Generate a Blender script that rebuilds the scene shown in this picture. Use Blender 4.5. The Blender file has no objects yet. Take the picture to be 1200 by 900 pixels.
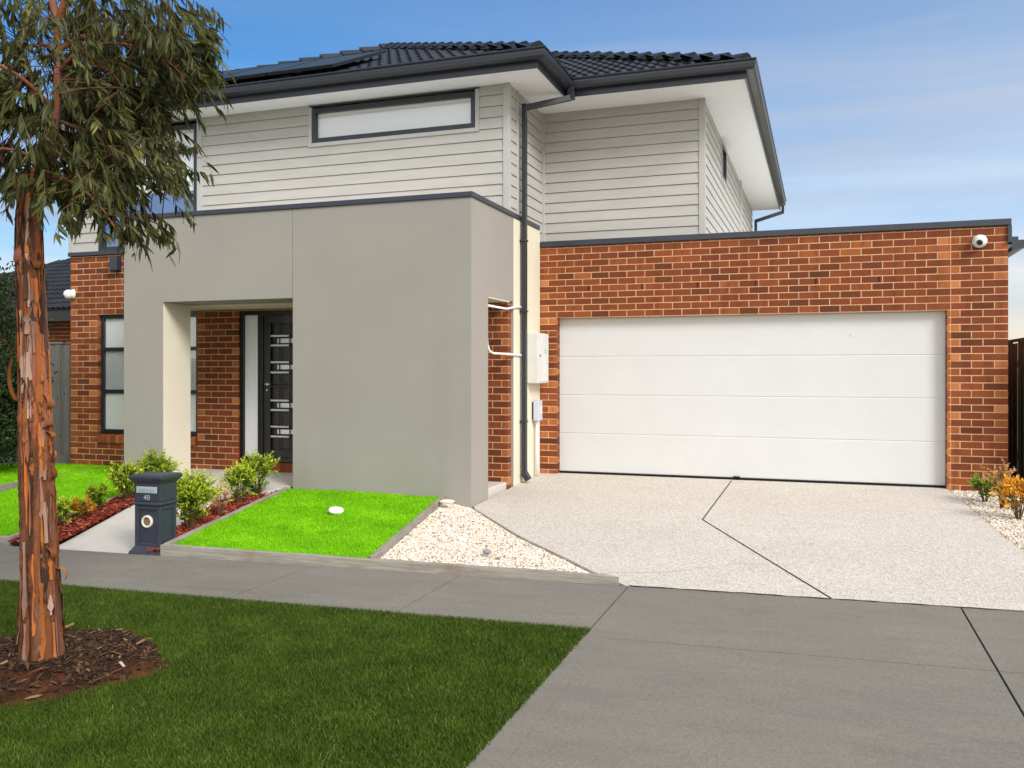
import bpy, math, random
import numpy as np
R = math.radians
rng = np.random.default_rng(40)
random.seed(40)
SC = bpy.context.scene
COL = SC.collection

# ------------------------------------------------------------------ helpers
def frame_from(d, roll=None, up=(0, 0, 1)):
    """(n,3,3) rotation matrices whose local z is d; columns are the local axes."""
    d = np.asarray(d, float); d = d / np.linalg.norm(d, axis=1, keepdims=True)
    u = np.tile(np.array(up, float), (len(d), 1))
    bad = np.abs((d * u).sum(1)) > .98
    u[bad] = (1, 0, 0)
    x = np.cross(u, d); x /= np.linalg.norm(x, axis=1, keepdims=True)
    y = np.cross(d, x)
    if roll is not None:
        c, s = np.cos(roll)[:, None], np.sin(roll)[:, None]
        x, y = x * c + y * s, -x * s + y * c
    return np.stack([x, y, d], axis=2)

def rand_rot(n):
    q = rng.normal(size=(n, 4)); q /= np.linalg.norm(q, axis=1, keepdims=True)
    w, x, y, z = q.T
    return np.stack([np.stack([1-2*(y*y+z*z), 2*(x*y-z*w), 2*(x*z+y*w)], 1),
                     np.stack([2*(x*y+z*w), 1-2*(x*x+z*z), 2*(y*z-x*w)], 1),
                     np.stack([2*(x*z-y*w), 2*(y*z+x*w), 1-2*(x*x+y*y)], 1)], 1)

def rotz(a):
    c, s, o, l = np.cos(a), np.sin(a), np.zeros_like(a), np.ones_like(a)
    return np.stack([np.stack([c, -s, o], 1), np.stack([s, c, o], 1), np.stack([o, o, l], 1)], 1)

class MB:
    """collects faces and links them as ONE mesh object"""
    def __init__(s): s.V = []; s.L = []; s.N = []; s.T = []; s.M = []; s.n = 0
    def add(s, v, faces, tint=.5, mat=0):
        v = np.asarray(v, float).reshape(-1, 3)
        for f in faces:
            s.L.append(np.array(f, np.int32) + s.n); s.N.append(np.array([len(f)], np.int32))
        k = len(faces)
        s.T.append(np.broadcast_to(np.asarray(tint, float), (k,)).copy()); s.M.append(np.full(k, mat, np.int32))
        s.V.append(v); s.n += len(v); return s
    def inst(s, tv, tf, rot, pos, tint, mat=0):
        tv = np.asarray(tv, float); n = len(pos)
        if n == 0: return s
        v = np.einsum('nij,kj->nki', rot, tv) + pos[:, None, :]
        fl = np.concatenate([np.array(f) for f in tf]); fn = np.array([len(f) for f in tf], np.int32)
        s.L.append((fl[None, :] + (np.arange(n) * len(tv))[:, None]).ravel().astype(np.int32) + s.n)
        s.N.append(np.tile(fn, n)); s.T.append(np.repeat(np.asarray(tint, float), len(tf))); s.M.append(np.full(n * len(tf), mat, np.int32))
        s.V.append(v.reshape(-1, 3)); s.n += n * len(tv); return s
    def box(s, x0, x1, y0, y1, z0, z1, tint=.5, mat=0):
        v = [(x0,y0,z0),(x1,y0,z0),(x1,y1,z0),(x0,y1,z0),(x0,y0,z1),(x1,y0,z1),(x1,y1,z1),(x0,y1,z1)]
        return s.add(v, [(0,3,2,1),(4,5,6,7),(0,1,5,4),(1,2,6,5),(2,3,7,6),(3,0,4,7)], tint, mat)
    def obox(s, o, u, n, s0, s1, z0, z1, d0, d1, tint=.5, mat=0):
        """box in a wall's own frame: s along u, d along the outward normal n"""
        o, u, n = np.array(o, float), np.array(u, float), np.array(n, float)
        v = []
        for z in (z0, z1):
            for a, d in ((s0, d0), (s1, d0), (s1, d1), (s0, d1)):
                p = o + u * a + n * d; v.append((p[0], p[1], z))
        f = [(0,3,2,1),(4,5,6,7),(0,1,5,4),(1,2,6,5),(2,3,7,6),(3,0,4,7)]
        if np.cross(u, n)[2] < 0: f = [tuple(reversed(q)) for q in f]
        return s.add(v, f, tint, mat)
    def tube(s, pts, rad, n=10, tint=.5, cap=True, mat=0, bump=None):
        pts = np.asarray(pts, float); rad = np.broadcast_to(np.asarray(rad, float), (len(pts),))
        t = np.gradient(pts, axis=0); t /= np.linalg.norm(t, axis=1, keepdims=True) + 1e-9
        ref = np.array([0.13, .99, .05]) if abs(t[:, 2]).mean() > .5 else np.array([0, 0, 1.])
        x = np.cross(np.tile(ref, (len(t), 1)), t); x /= np.linalg.norm(x, axis=1, keepdims=True) + 1e-9
        y = np.cross(t, x); a = np.arange(n) * 2 * np.pi / n
        r = rad[:, None] * np.ones(n)[None]
        if bump is not None: r = r + bump(np.arange(len(pts)), a)
        v = pts[:, None] + (x[:, None] * np.cos(a)[None, :, None] + y[:, None] * np.sin(a)[None, :, None]) * r[:, :, None]
        k = len(pts); f = []
        for i in range(k - 1):
            for j in range(n):
                j2 = (j + 1) % n
                f.append((i*n+j, i*n+j2, (i+1)*n+j2, (i+1)*n+j))
        if cap: f += [tuple(range(n))[::-1], tuple((k-1)*n + j for j in range(n))]
        return s.add(v.reshape(-1, 3), f, tint, mat)
    def lathe(s, prof, o=(0,0,0), axis=(0,0,1), n=24, tint=.5, mat=0):
        """prof: (r, h) pairs along axis"""
        Rm = frame_from([axis])[0]; a = np.arange(n) * 2 * np.pi / n
        v = np.array([[(r*math.cos(t), r*math.sin(t), h) for t in a] for r, h in prof]).reshape(-1, 3) @ Rm.T + np.array(o)
        f = []
        for i in range(len(prof)-1):
            for j in range(n): f.append((i*n+j, i*n+(j+1) % n, (i+1)*n+(j+1) % n, (i+1)*n+j))
        f += [tuple(range(n))[::-1], tuple((len(prof)-1)*n+j for j in range(n))]
        return s.add(v, f, tint, mat)
    def prism(s, poly, y0, y1, tint=.5, axis='y', mat=0):
        k = len(poly)
        put = {'y': lambda p, q: (p[0], q, p[1]), 'x': lambda p, q: (q, p[0], p[1]), 'z': lambda p, q: (p[0], p[1], q)}[axis]
        v = [put(p, y0) for p in poly] + [put(p, y1) for p in poly]
        f = [tuple(range(k))[::-1], tuple(range(k, 2*k))] + [(i, (i+1) % k, k+(i+1) % k, k+i) for i in range(k)]
        return s.add(v, f, tint, mat)
    def ruled(s, Ys, XL, XR, zf, nx=14, tint=.5, skirt=0.):
        v = []; g = np.linspace(0, 1, nx + 1)
        for y in Ys:
            for q in g:
                x = XL(y) * (1-q) + XR(y) * q; v.append((x, y, zf(x, y)))
        m = nx + 1; ny = len(Ys)
        f = [(i*m+j, i*m+j+1, (i+1)*m+j+1, (i+1)*m+j) for i in range(ny-1) for j in range(nx)]
        s.add(v, f, tint)
        if skirt:
            loop = [j for j in range(m)] + [i*m+nx for i in range(1, ny)] + [(ny-1)*m+j for j in range(nx-1, -1, -1)] + [i*m for i in range(ny-2, 0, -1)]
            V = np.array(v)[loop]; W = V - [0, 0, skirt]; k = len(loop)
            s.add(np.vstack([V, W]), [((i+1) % k, i, k+i, k+(i+1) % k) for i in range(k)], tint)
        return s
    def build(s, name, mats, parent=None, smooth=False, bevel=0., loc=None, recalc=False):
        me = bpy.data.meshes.new(name)
        V = np.vstack(s.V).astype(np.float32); L = np.concatenate(s.L); N = np.concatenate(s.N)
        me.vertices.add(len(V)); me.vertices.foreach_set('co', V.ravel())
        me.loops.add(len(L)); me.loops.foreach_set('vertex_index', L)
        me.polygons.add(len(N)); me.polygons.foreach_set('loop_start', np.concatenate([[0], np.cumsum(N)[:-1]]).astype(np.int32))
        me.polygons.foreach_set('loop_total', N)
        me.polygons.foreach_set('use_smooth', np.full(len(N), smooth))
        mats = mats if isinstance(mats, (list, tuple)) else [mats]
        for m in mats: me.materials.append(m)
        me.polygons.foreach_set('material_index', np.concatenate(s.M))
        me.update(calc_edges=True)
        at = me.attributes.new('tint', 'FLOAT', 'FACE'); at.data.foreach_set('value', np.concatenate(s.T).astype(np.float32))
        if recalc:
            import bmesh
            bm = bmesh.new(); bm.from_mesh(me); bmesh.ops.recalc_face_normals(bm, faces=bm.faces); bm.to_mesh(me); bm.free()
        o = bpy.data.objects.new(name, me); COL.objects.link(o)
        if parent is not None: o.parent = parent
        if loc is not None: o.location = loc
        if bevel:
            b = o.modifiers.new('edge', 'BEVEL'); b.width = bevel; b.segments = 2; b.limit_method = 'ANGLE'; b.angle_limit = R(40); b.harden_normals = False
        return o

def empty(name, loc=(0,0,0), rz=0.):
    o = bpy.data.objects.new(name, None); COL.objects.link(o); o.location = loc; o.rotation_euler = (0,0,rz); o.empty_display_size = .2; return o
def tag(o, label=None, cat=None, group=None, kind=None):
    if label: o['label'] = label
    if cat: o['category'] = cat
    if group: o['group'] = group
    if kind: o['kind'] = kind
    return o
def inpoly(P, poly):
    x, y = P[:, 0], P[:, 1]; c = np.zeros(len(P), bool); q = len(poly) - 1
    for i in range(len(poly)):
        xi, yi = poly[i]; xj, yj = poly[q]
        m = ((yi > y) != (yj > y)); c ^= m & (x < (xj-xi)*(y-yi)/((yj-yi) if yj != yi else 1e-9) + xi); q = i
    return c
def sample_poly(poly, n):
    a = np.array(poly); lo, hi = a.min(0), a.max(0); out = np.zeros((0, 2))
    while len(out) < n:
        p = lo + rng.random((n, 2)) * (hi - lo); out = np.vstack([out, p[inpoly(p, poly)]])
    return out[:n]
def lin(pts):
    a = np.array(pts); return lambda y: float(np.interp(y, a[:, 1], a[:, 0]))

# ------------------------------------------------------------------ materials
def srgb(r, g, b):
    f = lambda c: c/12.92 if c <= .04045 else ((c+.055)/1.055)**2.4
    return (f(r/255), f(g/255), f(b/255), 1)
class NT:
    def __init__(s, name):
        s.m = bpy.data.materials.new(name); s.m.use_nodes = True; s.t = s.m.node_tree; s.t.nodes.clear()
        s.out = s.n('ShaderNodeOutputMaterial'); s.b = s.n('ShaderNodeBsdfPrincipled'); s.l(s.b.outputs[0], s.out.inputs[0])
    def n(s, typ, **k):
        x = s.t.nodes.new(typ)
        for a, b in k.items(): setattr(x, a, b)
        return x
    def l(s, a, b): s.t.links.new(a, b)
    def coord(s, scale=(1,1,1), kind='Object'):
        c = s.n('ShaderNodeTexCoord'); m = s.n('ShaderNodeMapping'); m.inputs['Scale'].default_value = scale; s.l(c.outputs[kind], m.inputs[0]); return m.outputs[0]
    def noise(s, scale, detail=4, rough=.6, co=None, dist=0.):
        x = s.n('ShaderNodeTexNoise'); x.inputs['Scale'].default_value = scale; x.inputs['Detail'].default_value = detail; x.inputs['Roughness'].default_value = rough; x.inputs['Distortion'].default_value = dist
        s.l(co if co is not None else s.coord(), x.inputs['Vector']); return x.outputs['Fac']
    def ramp(s, fac, stops, interp='LINEAR'):
        x = s.n('ShaderNodeValToRGB'); e = x.color_ramp.elements; x.color_ramp.interpolation = interp
        while len(e) < len(stops): e.new(.5)
        for k, (p, c) in enumerate(stops): e[k].position = p; e[k].color = c if len(c) == 4 else (*c, 1)
        s.l(fac, x.inputs[0]); return x.outputs[0]
    def mix(s, fac, a, b, typ='MIX'):
        x = s.n('ShaderNodeMix', data_type='RGBA', blend_type=typ)
        for sock, v in ((x.inputs[0], fac), (x.inputs[6], a), (x.inputs[7], b)):
            if hasattr(v, 'is_output'): s.l(v, sock)
            else: sock.default_value = v
        return x.outputs[2]
    def math(s, op, a, b=0.):
        x = s.n('ShaderNodeMath', operation=op)
        for sock, v in ((x.inputs[0], a), (x.inputs[1], b)):
            if hasattr(v, 'is_output'): s.l(v, sock)
            else: sock.default_value = v
        return x.outputs[0]
    def attr(s, name='tint'):
        x = s.n('ShaderNodeAttribute'); x.attribute_name = name; return x.outputs['Fac']
    def bump(s, h, strength=.3, dist=.01):
        x = s.n('ShaderNodeBump'); x.inputs['Strength'].default_value = strength; x.inputs['Distance'].default_value = dist; s.l(h, x.inputs['Height']); s.l(x.outputs[0], s.b.inputs['Normal'])
    def done(s, col=None, rough=.6, spec=.5, metal=0., **k):
        if col is not None:
            if hasattr(col, 'is_output'): s.l(col, s.b.inputs['Base Color'])
            else: s.b.inputs['Base Color'].default_value = col
        if hasattr(rough, 'is_output'): s.l(rough, s.b.inputs['Roughness'])
        else: s.b.inputs['Roughness'].default_value = rough
        s.b.inputs['Specular IOR Level'].default_value = spec; s.b.inputs['Metallic'].default_value = metal
        for a, v in k.items(): s.b.inputs[a].default_value = v
        return s.m

def simple(name, col, rough=.6, spec=.5, var=.06, vs=6., metal=0., bump=0., bs=60., coat=0.):
    t = NT(name); n = t.noise(vs, 5, .65)
    d = [max(0, c*(1-var*1.6)) for c in col[:3]]; u = [min(1, c*(1+var*1.2)) for c in col[:3]]
    c = t.ramp(n, [(.3, d), (.7, u)])
    if bump: t.bump(t.noise(bs, 3), bump, .004)
    t.b.inputs['Coat Weight'].default_value = coat
    return t.done(c, rough, spec, metal)

M = {}
def mk_brick(name):
    t = NT(name); a = t.attr()
    c = t.ramp(a, [(0., srgb(90,50,32)), (.25, srgb(114,59,35)), (.5, srgb(130,67,38)), (.75, srgb(146,79,44)), (.88, srgb(178,108,62)), (1., srgb(196,128,80))])
    band = t.noise(9, 2, .5, t.coord((1, 1, .15)))       # firing bands
    c = t.mix(t.math('MULTIPLY', t.ramp(band, [(.5, (0,0,0)), (.66, (1,1,1))]), .42), c, srgb(96, 46, 34))
    spk = t.noise(190, 3, .7)
    c = t.mix(.3, c, t.ramp(spk, [(.3, (.36,.36,.36)), (.66, (.62,.62,.62))]), 'OVERLAY')
    t.bump(t.noise(120, 4), .5, .004); return t.done(c, .85, .25)
M['brick'] = mk_brick('clay_brick')
def mk(name, f): M[name] = f
M['mortar'] = simple('cream_mortar', srgb(216,176,132), .95, .1, .1, 30, bump=.4, bs=200)
def mk_render(name, col, dk):
    t = NT(name); n = t.noise(.9, 6, .6); st = t.noise(3, 4, .6, t.coord((1.6, 1.6, .12)))
    c = t.ramp(n, [(.25, [x*.93 for x in col[:3]]), (.75, [x*1.05 for x in col[:3]])])
    c = t.mix(t.math('MULTIPLY', t.ramp(st, [(.55, (0,0,0)), (.8, (1,1,1))]), dk), c, [x*.72 for x in col[:3]] + [1])
    h = t.noise(140, 4, .7); t.bump(h, .25, .004); return t.done(c, .85, .25)
M['render'] = mk_render('grey_render', srgb(154,149,141), .16)
M['cream'] = mk_render('cream_render', srgb(222,214,193), .1)
def mk_clad():
    t = NT('weatherboard_paint'); n = t.noise(4, 5, .6, t.coord((.5, .5, 3)))
    c = t.ramp(n, [(.3, srgb(175,172,166)), (.7, srgb(184,181,175))]); c = t.mix(t.math('MULTIPLY', t.attr(), .12), c, srgb(162,161,158))
    t.bump(t.noise(60, 4, .7, t.coord((.3, .3, 3))), .1, .002); return t.done(c, .55, .35)
M['clad'] = mk_clad()
M['trim'] = simple('pale_trim_paint', srgb(180,178,174), .5, .4, .03)
M['char'] = simple('charcoal_powdercoat', srgb(37,41,50), .38, .5, .08, 9, coat=.15)
M['cap'] = simple('sky_tinted_flashing', srgb(46,52,63), .35, .5, .08, 5, coat=.2)  # charcoal metal, with the sky's blue reflection put into its colour
M['black'] = simple('black_frame', srgb(24,25,29), .35, .5, .1, 12, coat=.2)
M['rubber'] = simple('black_rubber', srgb(20,20,20), .8, .3)
M['soffit'] = simple('white_soffit_paint', srgb(247,249,253), .7, .3, .01, 1.6)
M['deck'] = simple('bounce_white_roof_deck', srgb(232,230,222), .5, .4, .04)  # unseen decks made pale to bounce light up to the soffits
M['white'] = simple('white_plastic', srgb(236,236,234), .35, .5, .02)
M['meter'] = simple('pale_grey_enamel', srgb(214,213,208), .4, .5, .05, 5)
M['isol'] = simple('grey_blue_plastic', srgb(190,198,210), .4, .5, .03)
def mk_garage():
    t = NT('garage_door_paint'); st = t.noise(14, 5, .7, t.coord((.12, 1, 5)))
    dirt = t.noise(2.2, 6, .7)
    c = t.ramp(dirt, [(.3, srgb(206,206,205)), (.7, srgb(211,211,210))])
    t.bump(t.noise(60, 4, .7, t.coord((.1, 1, 2.2))), .22, .004); return t.done(c, .45, .4)
M['garage'] = mk_garage()
def mk_glass():
    t = NT('window_glass'); t.t.nodes.remove(t.b)
    tr = t.n('ShaderNodeBsdfTransparent'); tr.inputs[0].default_value = (.98,.985,.985,1)
    gl = t.n('ShaderNodeBsdfGlossy'); gl.inputs['Roughness'].default_value = .02
    lw = t.n('ShaderNodeLayerWeight'); lw.inputs[0].default_value = .5
    fr = t.math('ADD', t.math('MULTIPLY', t.math('POWER', lw.outputs['Facing'], 4.), .7), .10)
    mx = t.n('ShaderNodeMixShader'); t.l(fr, mx.inputs[0]); t.l(tr.outputs[0], mx.inputs[1]); t.l(gl.outputs[0], mx.inputs[2]); t.l(mx.outputs[0], t.out.inputs[0])
    return t.m
M['glass'] = mk_glass()
def mk_blind():
    t = NT('white_blind'); w = t.n('ShaderNodeTexWave'); w.wave_type = 'BANDS'; w.bands_direction = 'X'; w.inputs['Scale'].default_value = 2.6; w.inputs['Distortion'].default_value = 1.5
    t.l(t.coord((1,1,.05)), w.inputs['Vector'])
    c = t.ramp(w.outputs['Fac'], [(0, srgb(250,250,248)), (1, srgb(251,251,249))])
    return t.done(c, .8, .2)
M['blind'] = mk_blind()
def mk_frost():
    t = NT('frosted_white_glass'); n = t.noise(1.2, 3)
    c = t.ramp(n, [(.3, srgb(232,234,238)), (.7, srgb(246,247,249))])
    return t.done(c, .18, .5)
M['frost'] = mk_frost()
M['blue'] = simple('sky_reflection_glass', srgb(58,112,176), .08, .6, .25, 2.2)  # blue sky reflection is put into this colour
M['silver'] = simple('brushed_silver', srgb(196,203,208), .3, .5, .05, 20, metal=.35)
M['dark'] = simple('dark_door_panel', srgb(62,57,56), .4, .4, .1, 9)
M['darkroom'] = simple('dark_room', srgb(40,42,46), .9, .1)
def mk_tile():
    t = NT('charcoal_roof_tile'); a = t.attr()
    c = t.ramp(a, [(0, srgb(18,19,23)), (1, srgb(32,34,39))]); c = t.mix(t.ramp(t.noise(5, 6, .7), [(.55, (0,0,0)), (.8, (.4,.4,.4))]), c, srgb(50,52,56))
    t.bump(t.noise(90, 4), .3, .004); return t.done(c, .42, .5)
M['tile'] = mk_tile()
def mk_solar():
    t = NT('solar_cells'); w = t.n('ShaderNodeTexBrick'); w.offset = 0; w.inputs['Scale'].default_value = 1; w.inputs['Brick Width'].default_value = .158; w.inputs['Row Height'].default_value = .158; w.inputs['Mortar Size'].default_value = .004
    w.inputs['Color1'].default_value = srgb(24,32,32); w.inputs['Color2'].default_value = srgb(28,38,36); w.inputs['Mortar'].default_value = srgb(60,70,70)
    t.l(t.coord(), w.inputs['Vector']); return t.done(w.outputs['Color'], .38, .35)
M['solar'] = mk_solar()
def mk_concrete():
    t = NT('grey_concrete'); a = t.noise(.5, 6, .6); b = t.noise(5, 6, .7, t.coord((.25, 1.2, 1))); g = t.noise(210, 4, .8); g2 = t.noise(60, 4, .75)
    c = t.ramp(a, [(.28, srgb(119,115,107)), (.55, srgb(126,121,112)), (.75, srgb(132,127,118))])
    c = t.mix(.34, c, t.ramp(b, [(.3, (.38,.38,.38)), (.7, (.62,.62,.61))]), 'OVERLAY')
    c = t.mix(.8, c, t.ramp(g, [(.3, (.26,.26,.26)), (.7, (.74,.74,.74))]), 'OVERLAY')
    c = t.mix(.5, c, t.ramp(g2, [(.3, (.32,.32,.32)), (.7, (.68,.68,.68))]), 'OVERLAY')
    v = t.n('ShaderNodeTexVoronoi'); v.inputs['Scale'].default_value = 9; t.l(t.coord(), v.inputs['Vector'])
    sp = t.n('ShaderNodeSeparateColor'); t.l(v.outputs['Color'], sp.inputs[0])      # scattered dark drips and gum spots
    spot = t.math('MULTIPLY', t.ramp(v.outputs['Distance'], [(.05, (1,1,1)), (.11, (0,0,0))]), t.ramp(sp.outputs[0], [(.80, (0,0,0)), (.84, (1,1,1))]))
    c = t.mix(t.math('MULTIPLY', spot, .45), c, srgb(74,70,65))
    st = t.noise(1.3, 6, .8, t.coord((.5, 1.6, 1)), .6)
    c = t.mix(t.math('MULTIPLY', t.ramp(st, [(.54, (0,0,0)), (.72, (1,1,1))]), .26), c, srgb(88,84,78))
    t.bump(g, .45, .003); return t.done(c, .9, .2)
M['concrete'] = mk_concrete()
def mk_agg():
    t = NT('exposed_aggregate'); v = t.n('ShaderNodeTexVoronoi'); v.inputs['Scale'].default_value = 105; t.l(t.coord(), v.inputs['Vector'])
    s = t.n('ShaderNodeSeparateColor'); t.l(v.outputs['Color'], s.inputs[0])
    c = t.ramp(s.outputs[0], [(0, srgb(150,138,122)), (.16, srgb(186,176,160)), (.5, srgb(200,193,184)), (.85, srgb(212,206,199)), (1, srgb(228,223,217))])
    e = t.n('ShaderNodeTexVoronoi'); e.feature = 'DISTANCE_TO_EDGE'; e.inputs['Scale'].default_value = 105; t.l(t.coord(), e.inputs['Vector'])
    c = t.mix(t.ramp(e.outputs['Distance'], [(0, (.5,.5,.5)), (.14, (0,0,0))]), c, srgb(186,180,170))
    big = t.noise(.55, 6, .65); c = t.mix(.5, c, t.ramp(big, [(.3, (.43,.42,.40)), (.7, (.56,.56,.55))]), 'OVERLAY')
    blot = t.noise(2.6, 6, .75); c = t.mix(t.math('MULTIPLY', t.ramp(blot, [(.57, (0,0,0)), (.72, (1,1,1))]), .22), c, srgb(150,143,132))
    t.bump(v.outputs['Distance'], .35, .003); return t.done(c, .85, .25)
M['agg'] = mk_agg()
M['path'] = simple('pale_path_concrete', srgb(202,196,187), .85, .2, .07, 2.2, bump=.3, bs=220)
M['joint'] = simple('dark_joint_sealant', srgb(52,46,41), .95, .1, .3, 20)
M['asphalt'] = simple('bounce_pale_road', (.30,.295,.28,1), .95, .2, .2, 30, bump=.5, bs=150)  # unseen road, colour lightened to throw light under the eaves
def mk_timber(name, a, b, vert=False, stain=srgb(120,92,60)):
    t = NT(name); sc = (18, 18, .9) if vert else (.9, 14, 16)
    g = t.noise(3, 6, .7, t.coord(sc), .4)
    c = t.ramp(g, [(.3, a), (.7, b)]); c = t.mix(t.math('MULTIPLY', t.attr(), .5), c, [x*.6 for x in a[:3]] + [1])
    k = t.noise(2.1, 4, .6); c = t.mix(t.math('MULTIPLY', t.ramp(k, [(.56, (0,0,0)), (.72, (1,1,1))]), .5), c, stain)
    t.bump(g, .5, .004); return t.done(c, .85, .2)
M['sleeper'] = mk_timber('weathered_sleeper', srgb(128,122,112), srgb(176,170,158))
M['paling'] = mk_timber('grey_paling', srgb(104,104,98), srgb(152,150,140), True, srgb(112,104,88))
M['paling2'] = mk_timber('brown_paling', srgb(92,84,70), srgb(136,126,108), True, srgb(96,76,54))
def ramp_mat(name, stops, rough=.7, spec=.3, trans=0., nvar=0., bump=0.):
    t = NT(name); c = t.ramp(t.attr(), stops)
    if nvar: c = t.mix(nvar, c, t.ramp(t.noise(3.5, 4, .7), [(.35, (.3,.3,.3)), (.65, (.68,.68,.66))]), 'OVERLAY')
    if bump: t.bump(t.noise(70, 4), bump, .004)
    if trans:
        t.done(c, rough, spec); tl = t.n('ShaderNodeBsdfTranslucent'); t.l(c, tl.inputs[0]); mx = t.n('ShaderNodeMixShader'); mx.inputs[0].default_value = trans
        t.l(t.b.outputs[0], mx.inputs[1]); t.l(tl.outputs[0], mx.inputs[2]); t.l(mx.outputs[0], t.out.inputs[0]); return t.m
    return t.done(c, rough, spec)
M['grass'] = ramp_mat('lawn_grass', [(0, (.036,.070,.005)), (.45, (.072,.122,.008)), (.8, (.118,.172,.016)), (.93, (.17,.21,.04)), (1, (.30,.27,.10))], .6, .25, .25, .45)
M['turf'] = ramp_mat('artificial_turf', [(0, (.15,.42,.003)), (.5, (.24,.59,.004)), (1, (.36,.72,.014))], .6, .2, .25, .45)
M['soil'] = simple('bare_soil', srgb(92,62,42), .95, .1, .35, 9, bump=.9, bs=40)
M['soilred'] = None
def mk_soil():
    t = NT('tree_bed_soil'); n = t.noise(3.2, 6, .7)
    c = t.ramp(n, [(.35, srgb(44,32,24)), (.52, srgb(78,48,30)), (.7, srgb(134,74,38))]); g = t.noise(120, 4, .75)
    c = t.mix(.5, c, t.ramp(g, [(.3, (.25,.25,.25)), (.7, (.75,.75,.75))]), 'OVERLAY'); t.bump(g, .9, .01); return t.done(c, .95, .1)
M['soilred'] = mk_soil()
M['ground'] = simple('bounce_pale_earth', (.28,.26,.19,1), .95, .1, .3, 3, bump=.6, bs=30)  # earth colour lightened so the ground bounces more light upward
M['pebble'] = ramp_mat('white_pebble', [(0, srgb(136,100,64)), (.05, srgb(176,138,96)), (.13, srgb(206,180,146)), (.24, srgb(214,203,186)), (.7, srgb(224,218,208)), (.92, srgb(234,230,224)), (.965, srgb(126,116,106)), (1, srgb(96,90,84))], .6, .35)
M['chip'] = ramp_mat('red_bark_chip', [(0, srgb(70,28,20)), (.4, srgb(118,44,30)), (.75, srgb(150,64,46)), (1, srgb(186,110,90))], .85, .2)
M['dchip'] = ramp_mat('dark_mulch_chip', [(0, srgb(30,24,20)), (.5, srgb(62,44,32)), (.85, srgb(104,76,52)), (.96, srgb(150,120,88)), (1, srgb(205,196,184))], .9, .2)
M['leaf'] = ramp_mat('gum_leaf', [(0, (.036,.038,.011)), (.4, (.070,.078,.020)), (.75, (.130,.138,.036)), (.92, (.25,.245,.06)), (1, (.36,.26,.08))], .5, .3, .25)
M['shrub'] = ramp_mat('shrub_leaf', [(0, (.028,.062,.010)), (.35, (.075,.14,.014)), (.62, (.28,.38,.020)), (1, (.62,.68,.045))], .45, .4, .25)
M['dryleaf'] = ramp_mat('dried_leaf', [(0, srgb(150,100,60)), (.6, srgb(196,146,96)), (1, srgb(226,190,140))], .7, .25, .25)
M['amber'] = ramp_mat('amber_leaf', [(0, (.06,.12,.015)), (.3, (.22,.2,.03)), (.6, srgb(214,140,24)), (1, srgb(240,180,50))], .5, .35, .25)
M['hedge'] = ramp_mat('hedge_leaf', [(0, (.012,.028,.008)), (.5, (.026,.052,.012)), (.85, (.055,.09,.018)), (1, (.14,.17,.03))], .45, .4, .2)
M['stem'] = simple('woody_stem', srgb(96,72,50), .9, .2, .2, 20)
M['twig'] = simple('red_brown_twig', srgb(104,78,58), .8, .2, .2, 20)
M['letter'] = simple('charcoal_letterbox', srgb(50,55,66), .42, .5, .1, 7, bump=.08, bs=90)
M['ivory'] = simple('ivory_plastic', srgb(222,214,196), .5, .4, .04)
M['stone'] = simple('grey_stone', srgb(132,136,138), .8, .3, .2, 20, bump=.5)

# ------------------------------------------------------------------ terrain heights
def zf_street(x, y): return .016 * float(np.clip(x, -14, 8))
def S(x, y, lift=.06):
    x = np.clip(x, -14, 8); t = np.clip((np.asarray(y) - 6.42) / 2.62, 0, 1); return (1-t) * (.016*x + lift) + t * .14
def Dz(x, y):
    x = np.clip(x, -14, 8); t = np.clip((np.asarray(y) - 6.38) / 5.12, 0, 1); return (1-t) * .016 * x + t * .15

# ground: one sheet out to the horizon, just under everything laid on it
g = MB(); xs = [-900,-300,-100,-40,-14,-10,-6,-2,2,5,8,40,100,300,900]; ys = [-900,-300,-80,-20,-6,0,2.5,5,6.4,7.3,8.2,9.05,12,20,60,160,400,900]
vv = [(x, y, float(min(S(x, y, 0), Dz(x, y))) - .07) for y in ys for x in xs]; m = len(xs)
g.add(vv, [(i*m+j, i*m+j+1, (i+1)*m+j+1, (i+1)*m+j) for i in range(len(ys)-1) for j in range(m-1)])
tag(g.build('ground', M['ground']), kind='structure')
rd = MB(); rd.ruled([-9, -1.6], lambda y: -60, lambda y: 60, lambda x, y: -.16, 4); tag(rd.build('road', M['asphalt']), kind='structure')
kb = MB(); kb.box(-60, 60, -1.6, -1.28, -.3, -.04); tag(kb.build('kerb', M['concrete'], bevel=.03), kind='structure')

# footpath slabs with open joints
fp = MB()
jx = [-13.2,-11.9,-10.6,-9.28,-7.95,-6.63,-5.3,-3.97,-2.65,-1.33,.85,3.05,5.3,7.5]
for a, b in zip(jx[:-1], jx[1:]):
    gpl, gpr = .006, .006
    fp.ruled([5.23 if b <= -1.3 or a >= 3.04 else 5.100, 5.6, 6.0, 6.38], lambda y: a+gpl, lambda y: b-gpr, zf_street, 4, skirt=.1)
for a, b in ((-40,-13.21), (7.51, 40)): fp.ruled([5.23, 6.38], lambda y: a, lambda y: b, zf_street, 2, skirt=.1)
tag(fp.build('footpath', M['concrete']), kind='structure')
jf = MB(); jf.ruled([5.235, 6.375], lambda y: -13, lambda y: 7.4, lambda x, y: zf_street(x, y) - .014, 8)
jf.ruled([-1.2, 5.215], lambda y: -1.2, lambda y: 3.9, lambda x, y: zf_street(x, y) - .014, 3)
tag(jf.build('footpath_joint_fill', M['joint']), kind='structure')
ap = MB()
for a, b in ((-1.20, .85), (.85, 3.05)):
    ap.ruled([-1.28, 1.4, 3.0, 5.091], lambda y: a+.006, lambda y: b-.006, zf_street, 4, skirt=.1)
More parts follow.
